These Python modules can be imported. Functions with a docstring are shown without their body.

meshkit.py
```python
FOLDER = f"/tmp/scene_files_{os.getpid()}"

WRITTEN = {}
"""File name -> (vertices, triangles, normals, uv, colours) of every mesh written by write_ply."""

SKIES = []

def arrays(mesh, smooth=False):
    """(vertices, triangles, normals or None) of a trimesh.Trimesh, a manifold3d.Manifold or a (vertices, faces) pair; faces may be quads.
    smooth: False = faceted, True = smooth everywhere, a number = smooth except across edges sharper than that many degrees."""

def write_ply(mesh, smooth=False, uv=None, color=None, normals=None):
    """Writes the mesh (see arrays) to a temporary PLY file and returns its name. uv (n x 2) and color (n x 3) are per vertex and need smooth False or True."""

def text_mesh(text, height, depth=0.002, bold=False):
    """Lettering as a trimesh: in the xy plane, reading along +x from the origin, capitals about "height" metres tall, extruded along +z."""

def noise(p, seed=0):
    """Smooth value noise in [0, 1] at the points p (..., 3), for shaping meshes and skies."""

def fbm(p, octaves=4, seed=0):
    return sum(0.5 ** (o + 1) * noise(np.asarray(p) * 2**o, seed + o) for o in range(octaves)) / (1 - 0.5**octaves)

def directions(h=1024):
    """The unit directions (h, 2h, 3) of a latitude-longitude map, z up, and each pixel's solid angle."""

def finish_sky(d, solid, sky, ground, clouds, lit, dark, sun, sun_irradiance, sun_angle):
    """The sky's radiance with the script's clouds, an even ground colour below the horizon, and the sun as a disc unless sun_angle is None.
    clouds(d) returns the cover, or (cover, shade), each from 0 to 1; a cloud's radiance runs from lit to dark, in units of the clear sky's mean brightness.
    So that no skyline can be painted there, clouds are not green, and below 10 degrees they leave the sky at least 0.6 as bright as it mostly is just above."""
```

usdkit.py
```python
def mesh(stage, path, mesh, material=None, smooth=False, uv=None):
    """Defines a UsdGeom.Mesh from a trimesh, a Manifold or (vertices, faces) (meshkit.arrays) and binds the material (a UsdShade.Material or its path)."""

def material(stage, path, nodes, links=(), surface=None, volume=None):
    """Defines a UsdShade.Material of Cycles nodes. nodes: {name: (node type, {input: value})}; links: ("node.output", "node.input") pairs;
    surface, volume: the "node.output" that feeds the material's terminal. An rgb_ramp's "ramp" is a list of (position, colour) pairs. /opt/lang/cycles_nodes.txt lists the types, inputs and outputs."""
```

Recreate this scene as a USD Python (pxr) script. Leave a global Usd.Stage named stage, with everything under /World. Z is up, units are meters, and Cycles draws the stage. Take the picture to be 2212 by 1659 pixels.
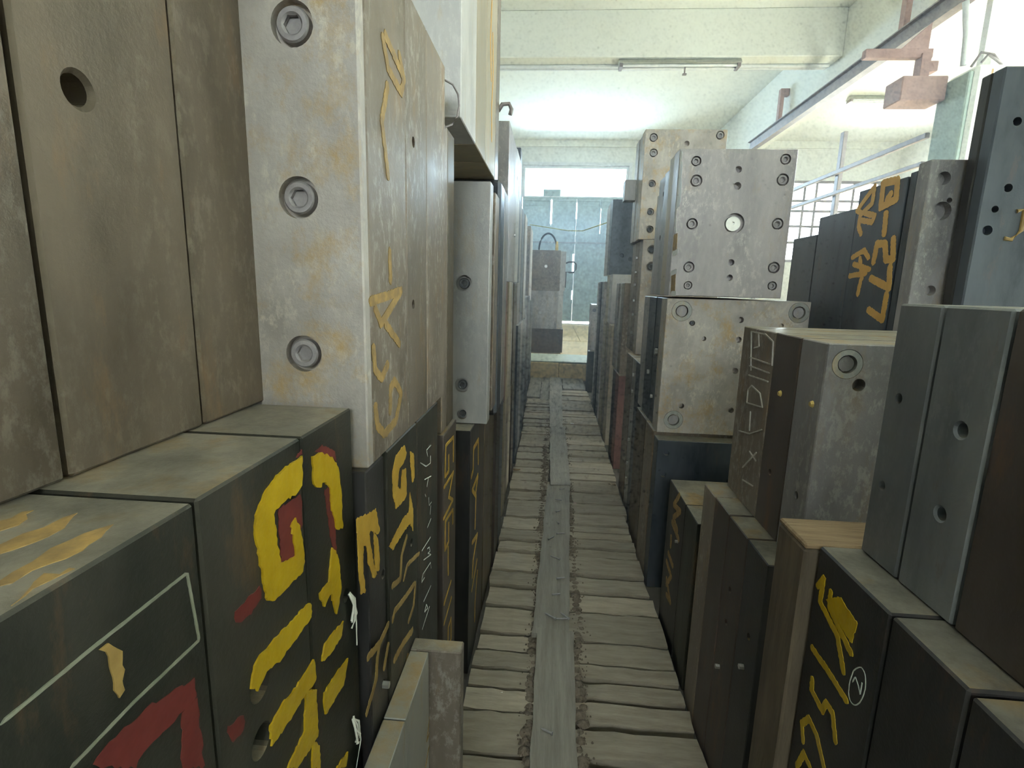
import math, random
import numpy as np, trimesh, manifold3d as m3
from manifold3d import Manifold, CrossSection
from shapely.geometry import Polygon, LineString
from shapely.ops import unary_union
from shapely import affinity
from pxr import Usd, UsdGeom, UsdLux, UsdShade, Gf, Sdf, Vt
import usdkit, meshkit

stage = Usd.Stage.CreateInMemory()
UsdGeom.SetStageUpAxis(stage, UsdGeom.Tokens.z)
UsdGeom.SetStageMetersPerUnit(stage, 1.0)
stage.DefinePrim('/World', 'Xform'); stage.DefinePrim('/World/Looks', 'Scope')
rng = random.Random(7)

# ------------------------------------------------------------------ camera, sky, lights, exposure
CAM_Z, YAW, PITCH, ROLL, FPX = 1.30, math.radians(4.2), math.radians(10.66), math.radians(1.54), 1121.0
cam = UsdGeom.Camera.Define(stage, '/World/camera')
fwd = np.array([-math.sin(YAW) * math.cos(PITCH), math.cos(YAW) * math.cos(PITCH), -math.sin(PITCH)])
rgt = np.array([math.cos(YAW), math.sin(YAW), 0.0]); upv = np.cross(rgt, fwd)
r2 = math.cos(ROLL) * rgt + math.sin(ROLL) * upv; u2 = -math.sin(ROLL) * rgt + math.cos(ROLL) * upv
cam.AddTransformOp().Set(Gf.Matrix4d(*r2, 0, *u2, 0, *(-fwd), 0, 0, 0, CAM_Z, 1))
cam.CreateHorizontalApertureAttr(36.0); cam.CreateVerticalApertureAttr(36.0 * 1659 / 2212)
cam.CreateFocalLengthAttr(36.0 * FPX / 2212); cam.CreateClippingRangeAttr(Gf.Vec2f(0.02, 200))
cam.CreateExposureAttr(0.32)

dome = UsdLux.DomeLight.Define(stage, '/World/sky'); dome.CreateIntensityAttr(3.6); dome.CreateColorAttr(Gf.Vec3f(.86, .94, 1.0))

def window_light(name, x, y, z, w, h, rot, power, col):
    """Daylight entering at one of the room's window openings."""
    l = UsdLux.RectLight.Define(stage, '/World/' + name)
    l.CreateWidthAttr(w); l.CreateHeightAttr(h); l.CreateIntensityAttr(power); l.CreateColorAttr(Gf.Vec3f(*col))
    l.AddTranslateOp().Set(Gf.Vec3d(x, y, z)); l.AddRotateXYZOp().Set(Gf.Vec3f(*rot))
    return l
window_light('daylight_far_transom', .5, 16.4, 4.35, 2.9, .75, (-90, 0, 0), 55, (.58, .80, 1))
window_light('daylight_far_window', 7.8, 16.4, 3.3, 2.3, 2.1, (-90, 0, 0), 20, (.85, .93, 1))
window_light('daylight_right_mid', 9.8, 5.8, 3.65, 3.1, 2.0, (90, 0, 90), 5, (1, .98, .92))
window_light('daylight_back', -.15, -4.85, 2.95, 2.0, 1.4, (90, 0, 0), 2.4, (1, .93, .82))
sun = UsdLux.DistantLight.Define(stage, '/World/sun'); sun.CreateIntensityAttr(800000); sun.CreateAngleAttr(.53); sun.CreateColorAttr(Gf.Vec3f(.95, 1, .94))
sun.AddRotateXYZOp().Set(Gf.Vec3f(8, 48, 0))

# ------------------------------------------------------------------ names and tags
_used = {}
def numbered(parent, name):
    k = (parent, name); n = _used.get(k, 0); _used[k] = n + 1
    return f'{parent}/{name}' if n == 0 else f'{parent}/{name}_{n:03d}'
def tag(prim, label=None, cat=None, group=None, kind=None):
    prim = prim.GetPrim() if hasattr(prim, 'GetPrim') else prim
    for k, v in (('label', label), ('category', cat), ('group', group), ('kind', kind)):
        if v: prim.SetCustomDataByKey(k, v)
    return prim
def obj(name, mesh, mat, parent=None, smooth=False, label=None):
    base = '/World' if parent is None else str(parent.GetPath())
    p = usdkit.mesh(stage, numbered(base, name), mesh, M[mat], smooth=smooth).GetPrim()
    if label: p.SetCustomDataByKey('label', label)
    return p
def thing(name, label, cat, loc=(0, 0, 0), group=None, rz=0, kind=None):
    x = UsdGeom.Xform.Define(stage, numbered('/World', name)); x.AddTranslateOp().Set(Gf.Vec3d(*map(float, loc)))
    if rz: x.AddRotateZOp().Set(rz)
    return tag(x, label, cat, group, kind)
def struct(name, mesh, mat, smooth=False):
    return tag(obj(name, mesh, mat, smooth=smooth), kind='structure')

# ------------------------------------------------------------------ materials
M = {}
def mat(name, nodes, links, surface='p.BSDF', volume=None):
    M[name] = usdkit.material(stage, '/World/Looks/' + name, nodes, links, surface=surface, volume=volume)
def steel(name, a, b, rust=(.30, .17, .07), amount=.5, spot=(.5, .47, .42), spots=.0, rough=.5, metal=.35, streak=.3, bump=.15):
    """Old tool steel: uneven oxide tone, vertical streaks, rust patches and bright scuffs."""
    lo = .66 - .24 * amount
    mat(name, {
        'g': ('geometry', {}), 'o': ('object_info', {}),
        'mp': ('mapping', {'scale': (1, 1, streak)}),
        'off': ('combine_xyz', {}), 'add': ('mix', {'mix_type': 'add', 'fac': 1.0}),
        'n1': ('noise_texture', {'scale': 7.0, 'detail': 6.0, 'roughness': .62}),
        'r1': ('rgb_ramp', {'ramp': [(.36, a), (.64, b)]}),
        'n2': ('noise_texture', {'scale': 13.0, 'detail': 9.0, 'roughness': .72}),
        'r2': ('rgb_ramp', {'ramp': [(lo, (0, 0, 0)), (lo + .16, (1, 1, 1))]}),
        'rm': ('math', {'math_type': 'multiply', 'value2': .75}),
        'x1': ('mix', {'color2': rust}),
        'n3': ('noise_texture', {'scale': 60.0, 'detail': 6.0, 'roughness': .72}),
        'r3': ('rgb_ramp', {'ramp': [(.50, (0, 0, 0)), (.62, (1, 1, 1))]}),
        'n5': ('noise_texture', {'scale': 9.0, 'detail': 4.0, 'roughness': .6}),
        'r5': ('rgb_ramp', {'ramp': [(.44, (.12, .12, .12)), (.60, (1, 1, 1))]}), 'pm': ('math', {'math_type': 'multiply'}),
        'mp3': ('mapping', {'scale': (1, 1, .55)}),
        'sm': ('math', {'math_type': 'multiply', 'value2': spots}),
        'x2': ('mix', {'color2': spot}),
        'sx': ('separate_xyz', {}), 'up': ('map_range', {'from_min': .7, 'from_max': .95, 'to_min': 0.0, 'to_max': 1.0, 'clamp': True}),
        'dn': ('map_range', {'from_min': .30, 'from_max': .62, 'to_min': .35, 'to_max': .95, 'clamp': True}),
        'dm': ('math', {'math_type': 'multiply'}), 'dr': ('rgb_ramp', {'ramp': [(.35, (.28, .26, .21)), (.50, (.37, .335, .26)), (.64, (.42, .29, .13))]}), 'x3': ('mix', {}),
        'hv': ('math', {'math_type': 'multiply_add', 'value2': .30, 'value3': .85}),
        'h': ('hsv', {}),
        'n4': ('noise_texture', {'scale': 160.0, 'detail': 4.0, 'roughness': .65}),
        'bu': ('bump', {'strength': bump, 'distance': .004}),
        'rr': ('map_range', {'from_min': .3, 'from_max': .7, 'to_min': rough - .1, 'to_max': rough + .15}),
        'p': ('principled_bsdf', {'metallic': metal, 'specular_ior_level': .45})},
        [('g.position', 'mp.vector'), ('o.random', 'off.x'), ('o.random', 'off.z'), ('mp.vector', 'add.color1'), ('off.vector', 'add.color2'),
         ('add.color', 'n1.vector'), ('add.color', 'n2.vector'), ('g.position', 'mp3.vector'), ('mp3.vector', 'n3.vector'), ('g.position', 'n4.vector'), ('add.color', 'n5.vector'), ('n5.fac', 'r5.fac'),
         ('n1.fac', 'r1.fac'), ('n2.fac', 'r2.fac'), ('r2.color', 'rm.value1'), ('rm.value', 'x1.fac'), ('r1.color', 'x1.color1'),
         ('n3.fac', 'r3.fac'), ('r3.color', 'pm.value1'), ('r5.color', 'pm.value2'), ('pm.value', 'sm.value1'), ('sm.value', 'x2.fac'), ('x1.color', 'x2.color1'),
         ('o.random', 'hv.value1'), ('hv.value', 'h.value'), ('x2.color', 'h.color'), ('h.color', 'x3.color1'),
         ('g.normal', 'sx.vector'), ('sx.z', 'up.value'), ('n2.fac', 'dn.value'), ('up.result', 'dm.value1'), ('dn.result', 'dm.value2'), ('dm.value', 'x3.fac'), ('n1.fac', 'dr.fac'), ('dr.color', 'x3.color2'),
         ('x3.color', 'p.base_color'), ('n4.fac', 'bu.height'), ('bu.normal', 'p.normal'), ('n1.fac', 'rr.value'), ('rr.result', 'p.roughness')])
def plain(name, a, b=None, scale=8.0, rough=.6, metal=0.0, stretch=(1, 1, 1), bump=.1, bscale=90.0, vary=.0):
    b = b or a
    mat(name, {
        'g': ('geometry', {}), 'o': ('object_info', {}), 'mp': ('mapping', {'scale': stretch}),
        'off': ('combine_xyz', {}), 'add': ('mix', {'mix_type': 'add', 'fac': 1.0}),
        'n1': ('noise_texture', {'scale': scale, 'detail': 6.0, 'roughness': .65}), 'r1': ('rgb_ramp', {'ramp': [(.3, a), (.7, b)]}),
        'hv': ('math', {'math_type': 'multiply_add', 'value2': vary, 'value3': 1 - vary / 2}), 'h': ('hsv', {}),
        'n2': ('noise_texture', {'scale': bscale, 'detail': 4.0}), 'bu': ('bump', {'strength': bump, 'distance': .005}),
        'p': ('principled_bsdf', {'metallic': metal, 'roughness': rough})},
        [('g.position', 'mp.vector'), ('o.random', 'off.x'), ('o.random', 'off.y'), ('mp.vector', 'add.color1'), ('off.vector', 'add.color2'),
         ('add.color', 'n1.vector'), ('n1.fac', 'r1.fac'), ('o.random', 'hv.value1'), ('hv.value', 'h.value'), ('r1.color', 'h.color'),
         ('h.color', 'p.base_color'), ('add.color', 'n2.vector'), ('n2.fac', 'bu.height'), ('bu.normal', 'p.normal')])

steel('steel_olive', (.026, .028, .021), (.064, .058, .043), rust=(.16, .095, .045), amount=.45, rough=.46, metal=.3)
steel('steel_brown', (.084, .066, .044), (.155, .122, .085), rust=(.21, .13, .065), amount=.4, spot=(.30, .26, .20), spots=.3, rough=.42, metal=.35)
steel('steel_rusty', (.38, .34, .30), (.58, .53, .48), rust=(.50, .33, .12), amount=.62, spot=(.74, .68, .56), spots=.6, rough=.5, metal=.2, streak=.8, bump=.2)
steel('steel_scuffed', (.160, .126, .095), (.275, .228, .183), rust=(.32, .20, .10), amount=.55, spot=(.54, .49, .43), spots=.5, rough=.43, metal=.3)
steel('steel_grey', (.24, .23, .23), (.40, .375, .37), rust=(.36, .28, .19), amount=.6, spot=(.58, .55, .50), spots=.6, rough=.42, metal=.35)
steel('steel_pale', (.38, .37, .36), (.55, .53, .50), rust=(.45, .36, .24), amount=.4, spot=(.7, .68, .62), spots=.3, rough=.45, metal=.4)
steel('steel_blue', (.065, .075, .090), (.12, .135, .155), rust=(.16, .12, .11), amount=.3, rough=.38, metal=.45)
steel('steel_dark', (.032, .031, .031), (.066, .060, .056), rust=(.11, .065, .04), amount=.35, rough=.45, metal=.3)
steel('steel_umber', (.075, .060, .050), (.125, .100, .085), rust=(.19, .10, .05), amount=.45, rough=.5, metal=.3)
steel('steel_top', (.30, .31, .29), (.46, .45, .40), rust=(.50, .36, .14), amount=.6, spot=(.6, .58, .52), spots=.3, rough=.42, metal=.4)
steel('steel_violet', (.34, .315, .315), (.50, .46, .45), rust=(.42, .33, .22), amount=.45, spot=(.66, .62, .57), spots=.6, rough=.42, metal=.25)
steel('steel_slate', (.15, .16, .165), (.24, .245, .245), rust=(.17, .12, .10), amount=.35, spot=(.3, .3, .29), spots=.3, rough=.42, metal=.35)
steel('steel_red', (.19, .10, .085), (.28, .15, .12), rust=(.15, .09, .08), amount=.4, rough=.5, metal=.2)
steel('steel_tan', (.34, .30, .22), (.50, .43, .32), rust=(.40, .27, .14), amount=.5, rough=.5, metal=.25)
plain('screw_steel', (.30, .28, .28), (.44, .41, .40), scale=60, rough=.42, metal=.35)
plain('screw_dark', (.11, .12, .13), (.20, .205, .215), scale=60, rough=.4, metal=.4)
plain('bright_steel', (.70, .70, .66), (.85, .84, .80), scale=40, rough=.28, metal=.8)
plain('paint_yellow', (.46, .29, .008), (.60, .40, .015), scale=22, rough=.42, bump=.35, bscale=60)
plain('paint_faded', (.25, .16, .045), (.40, .26, .08), scale=30, rough=.6, bump=.2)
plain('paint_ochre', (.24, .16, .07), (.50, .32, .10), scale=45, rough=.6, bump=.2)
plain('paint_amber', (.50, .29, .03), (.62, .38, .06), scale=30, rough=.5, bump=.2)
plain('paint_orange', (.62, .34, .07), (.72, .42, .11), scale=20, rough=.5)
plain('paint_red', (.13, .022, .018), (.19, .035, .028), scale=20, rough=.5)
plain('chalk', (.5, .55, .5), (.7, .72, .66), scale=80, rough=.9)
plain('paint_white', (.8, .8, .78), (.9, .9, .88), scale=20, rough=.5)
plain('scrape', (.42, .40, .35), (.62, .58, .52), scale=50, rough=.45, metal=.4)
plain('scribe', (.20, .21, .15), (.30, .30, .22), scale=60, rough=.5)
plain('wood_slat', (.30, .25, .185), (.46, .395, .30), scale=6, rough=.8, stretch=(1.2, 7, 4), bump=.4, bscale=20, vary=.4)
plain('wood_plank', (.27, .245, .205), (.40, .365, .305), scale=6, rough=.8, stretch=(9, .7, 4), bump=.55, bscale=26, vary=.25)
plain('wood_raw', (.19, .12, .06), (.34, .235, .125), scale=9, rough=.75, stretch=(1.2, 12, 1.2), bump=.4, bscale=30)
plain('wood_shaded', (.085, .065, .042), (.16, .12, .075), scale=9, rough=.8, stretch=(3, 3, .5), bump=.4, bscale=30)  # darkened wood, carries the shade on the timber block's sides
plain('dirt', (.15, .118, .088), (.27, .22, .165), scale=60, rough=.95, bump=.5)
plain('concrete', (.42, .41, .37), (.52, .50, .46), scale=3, rough=.85, bump=.2)
plain('concrete_dark', (.09, .08, .068), (.15, .135, .115), scale=4, rough=.9, bump=.2)
plain('plaster', (.88, .89, .82), (.91, .92, .86), scale=1.2, rough=.9, bump=0.0)
plain('plaster_wall', (.82, .83, .79), (.87, .88, .84), scale=1.2, rough=.9, bump=0.0)
plain('platform_paint', (.76, .57, .28), (.86, .68, .40), scale=5, rough=.7, bump=.15)
plain('pale_stone', (.62, .70, .62), (.84, .88, .80), scale=9, rough=.7, bump=.3)
plain('door_paint', (.36, .47, .47), (.50, .60, .59), scale=5, rough=.5, bump=.1)
plain('frame_paint', (.74, .76, .76), (.84, .86, .86), scale=5, rough=.5)
plain('rail_steel', (.25, .22, .22), (.36, .32, .31), scale=8, rough=.5, metal=.3)
plain('bracket_paint', (.38, .24, .21), (.50, .34, .31), scale=6, rough=.55)
plain('pillar_side', (.40, .50, .45), (.50, .60, .54), scale=4, rough=.7)
plain('tube_housing', (.42, .42, .36), (.50, .50, .43), scale=4, rough=.4)
plain('tube_glass', (.92, .93, .92), None, rough=.2)
plain('black_rubber', (.02, .022, .022), (.04, .04, .04), rough=.5)
plain('rope', (.72, .72, .36), (.85, .85, .50), scale=60, rough=.8)
plain('rust_stain', (.55, .34, .14), (.70, .50, .25), scale=25, rough=.9)
plain('brass', (.55, .40, .12), (.70, .52, .2), rough=.4, metal=.6)
plain('paper', (.78, .76, .66), (.88, .86, .78), scale=30, rough=.8)
mat('glass_pane', {'t': ('transparent_bsdf', {'color': (.95, .98, .98)}), 'gl': ('glossy_bsdf', {'roughness': .02, 'color': (1, 1, 1)}),
                   'f': ('fresnel', {'IOR': 1.45}), 'mx': ('mix_closure', {})},
    [('f.fac', 'mx.fac'), ('t.BSDF', 'mx.closure1'), ('gl.BSDF', 'mx.closure2')], surface='mx.closure')

# ------------------------------------------------------------------ shapes
def box(x0, x1, y0, y1, z0, z1, c=0.0):
    x0, x1 = min(x0, x1), max(x0, x1); y0, y1 = min(y0, y1), max(y0, y1); z0, z1 = min(z0, z1), max(z0, z1)
    if c <= 0:
        return Manifold.cube([x1 - x0, y1 - y0, z1 - z0]).translate([x0, y0, z0])
    c = min(c, (x1 - x0) / 3, (y1 - y0) / 3, (z1 - z0) / 3)
    pts = []
    for X, sx in ((x0, 1), (x1, -1)):
        for Y, sy in ((y0, 1), (y1, -1)):
            for Z, sz in ((z0, 1), (z1, -1)):
                pts += [(X + sx * c, Y + sy * c, Z), (X + sx * c, Y, Z + sz * c), (X, Y + sy * c, Z + sz * c)]
    return Manifold.hull_points(np.array(pts))
def cyl(p, d, r, h, n=28, r2=None):
    """Cylinder from p along direction d ('x','-x','y','-y','z')."""
    m = Manifold.cylinder(h, r, r2 if r2 is not None else r, n)
    rot = {'z': (0, 0, 0), '-z': (180, 0, 0), 'x': (0, 90, 0), '-x': (0, -90, 0), 'y': (-90, 0, 0), '-y': (90, 0, 0)}[d]
    return m.rotate(list(rot)).translate(list(map(float, p)))
def union(ms):
    return Manifold.batch_boolean(ms, m3.OpType.Add)
def tube(pts, r, n=8, closed=False):
    """A round bar along a polyline."""
    pts = np.asarray(pts, float); k = len(pts); rings = []
    up = np.array([0, 0, 1.0])
    for i in range(k):
        t = pts[min(i + 1, k - 1)] - pts[max(i - 1, 0)]; t /= np.linalg.norm(t)
        a = np.cross(t, up if abs(t[2]) < .9 else np.array([1.0, 0, 0])); a /= np.linalg.norm(a); b = np.cross(t, a)
        rings.append([pts[i] + r * (math.cos(q) * a + math.sin(q) * b) for q in np.linspace(0, 2 * math.pi, n, endpoint=False)])
    v = np.array(rings).reshape(-1, 3); f = []
    for i in range(k - 1):
        for j in range(n):
            a, b, c, d = i * n + j, i * n + (j + 1) % n, (i + 1) * n + (j + 1) % n, (i + 1) * n + j
            f += [(a, b, c), (a, c, d)]
    for s, o in ((0, 1), ((k - 1) * n, -1)):
        for j in range(1, n - 1):
            f.append((s, s + j + 1, s + j)[::o])
    t = trimesh.Trimesh(v, np.array(f), process=False); t.fix_normals()
    return t
def strokes(items, seed=0, edge=.0016):
    """Brush strokes (polygons or wide lines) in a face's own (y, z) plane, with a ragged edge."""
    r = random.Random(seed); shapes = []
    for it in items:
        g = Polygon(it[0]).buffer(0) if len(it) == 1 else LineString(it[0]).buffer(it[1] / 2, quad_segs=4)
        for q in getattr(g, 'geoms', [g]):
            if q.is_empty or q.geom_type != 'Polygon': continue
            e = edge if len(it) == 1 else min(edge, it[1] * .09)
            ln = q.exterior.length; n = max(12, min(160, int(ln / max(e * 3, .004))))
            ring = [q.exterior.interpolate(k / n, normalized=True) for k in range(n)]
            pg = Polygon([(p.x + r.uniform(-e, e), p.y + r.uniform(-e, e)) for p in ring]).buffer(0)
            for h in q.interiors: pg = pg.difference(Polygon(h))
            shapes.append(pg)
    g = unary_union(shapes)
    return [q for q in getattr(g, 'geoms', [g]) if q.geom_type == 'Polygon' and q.area > 1e-7]
def paint(parent, items, plane, mat_name, side, name='painted_stroke', label=None, seed=0, loc=(0, 0, 0), thick=.0012):
    """Each stroke (or joined strokes) is a thin coat of paint of its own on the x = plane face (side: which way the face looks)."""
    for q in strokes(items, seed):
        t = trimesh.creation.extrude_polygon(q, thick, engine='earcut')
        v = t.vertices.copy()
        t.vertices = np.c_[np.full(len(v), plane) + side * (v[:, 2] - .0002), v[:, 0], v[:, 1]] - np.array(loc)
        t.fix_normals()
        obj(name, t, mat_name, parent, label=label)

def cap_screw(r, d='-y', h=.02):
    """Head of a socket cap screw, its top at the origin looking along d."""
    hd = Manifold.cylinder(h, r, r, 32).translate([0, 0, -h])
    top = Manifold.cylinder(r * .12, r, r * .9, 32)
    sock = CrossSection.circle(r * .56, 6).extrude(h * .62).translate([0, 0, -h * .55])
    dish = Manifold.cylinder(r * .14, r * .52, r * .66, 32).translate([0, 0, r * .0])
    m = (hd + top) - sock - dish
    rot = {'-y': (90, 0, 0), '-x': (0, -90, 0), 'x': (0, 90, 0)}[d]
    return m.rotate(list(rot))
def ring(r0, r1, h, d='-y', n=40):
    m = Manifold.cylinder(h, r1, r1, n) - Manifold.cylinder(h * 3, r0, r0, n).translate([0, 0, -h])
    rot = {'-y': (90, 0, 0), '-x': (0, -90, 0), 'x': (0, 90, 0)}[d]
    return m.rotate(list(rot))

def mould(label, X, Z, ys, side, mats, front=(), holes=(), dz=None, inset=None, gap=.0025, c=.0022, group=None, name='mould', cat='mould', tops=None, plate_x=None):
    """A steel mould set: plates bolted together along y. X, Z: extents; ys: plate boundaries; side +1/-1: the corridor face is its +x / -x face.
    front: (x, z, r, kind) on the face that looks back along the corridor; holes: (y, z, r, kind) in the corridor face."""
    x0, x1 = X; z0, z1 = Z
    loc = ((x0 + x1) / 2, (ys[0] + ys[-1]) / 2, z0)
    t = thing(name, label, cat, loc, group)
    L = np.array(loc)
    n = len(ys) - 1
    for i in range(n):
        a, b = ys[i] + (gap / 2 if i else 0), ys[i + 1] - (gap / 2 if i < n - 1 else 0)
        top = z1 + (dz[i] if dz else 0); ins = inset[i] if inset else 0.0
        px0, px1 = (plate_x[i] if plate_x and plate_x[i] else (x0, x1))
        if side > 0: px1 -= ins
        else: px0 += ins
        face = px1 if side > 0 else px0
        p = box(px0, px1, a, b, z0, top, c)
        cut, extra = [], []
        if i == 0:
            for (x, z, r, kind) in front:
                dep = min(.02, (b - a) * .6)
                if kind == 'screw':
                    cut.append(cyl((x, a - .005, z), 'y', r, .005 + dep, 28))
                    extra.append(('screw', cap_screw(r * .78, '-y', dep * .8).translate([x, a + dep * .18, z]), 'screw_steel'))
                elif kind == 'dark':
                    cut.append(cyl((x, a - .005, z), 'y', r, .005 + dep, 28))
                    extra.append(('screw', cap_screw(r * .64, '-y', dep * .7).translate([x, a + dep * .3, z]), 'screw_dark'))
                elif kind == 'bush':
                    cut.append(cyl((x, a - .005, z), 'y', r, .005 + dep, 40))
                    extra.append(('guide_bushing', ring(r * .62, r * .97, dep * 1.0).translate([x, a + dep, z]), 'steel_top'))
                    extra.append(('guide_pin', cyl((x, a + dep * .25, z), 'y', r * .5, dep * .75, 32), 'steel_grey'))
                elif kind == 'nozzle':
                    cut.append(cyl((x, a - .005, z), 'y', r, .005 + dep, 32))
                    extra.append(('sprue_nozzle', cyl((x - r * .12, a + dep * .1, z - r * .05), 'y', r * .72, dep * .9, 28, r * .76) - cyl((x - r * .12, a, z), 'y', r * .16, dep * .6, 12), 'bright_steel'))
                elif kind == 'pit':
                    cut.append(cyl((x, a - .005, z), 'y', r, .005 + dep * .7, 20, r * .8))
                else:
                    cut.append(cyl((x, a - .005, z), 'y', r, .005 + dep * 1.4, 20))
        for (y, z, r, kind) in holes:
            if not (a <= y < b): continue
            dep = .03
            d = '-x' if side > 0 else 'x'
            cut.append(cyl((face + side * .005, y, z), d, r, .005 + dep, 24))
            if kind == 'cone': cut.append(cyl((face + side * .0005, y, z), d, r * 1.35, r * .4, 24, r))
            if kind == 'screw':
                extra.append(('screw', cap_screw(r * .76, 'x' if side > 0 else '-x', .014).translate([face - side * .006, y, z]), 'screw_steel'))
            if kind == 'fitting':
                extra.append(('hose_fitting', cyl((face - side * .012, y, z), 'x' if side > 0 else '-x', r * .75, .022, 6), 'bright_steel'))
        if cut: p = p - union(cut)
        mt = mats[i] if isinstance(mats, (list, tuple)) else mats
        obj('plate', p.translate(list(-L)), mt, t)
        for nm, q, qm in extra:
            obj(nm, q.translate(list(-L)), qm, t, smooth=35)
    return t, L

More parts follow.
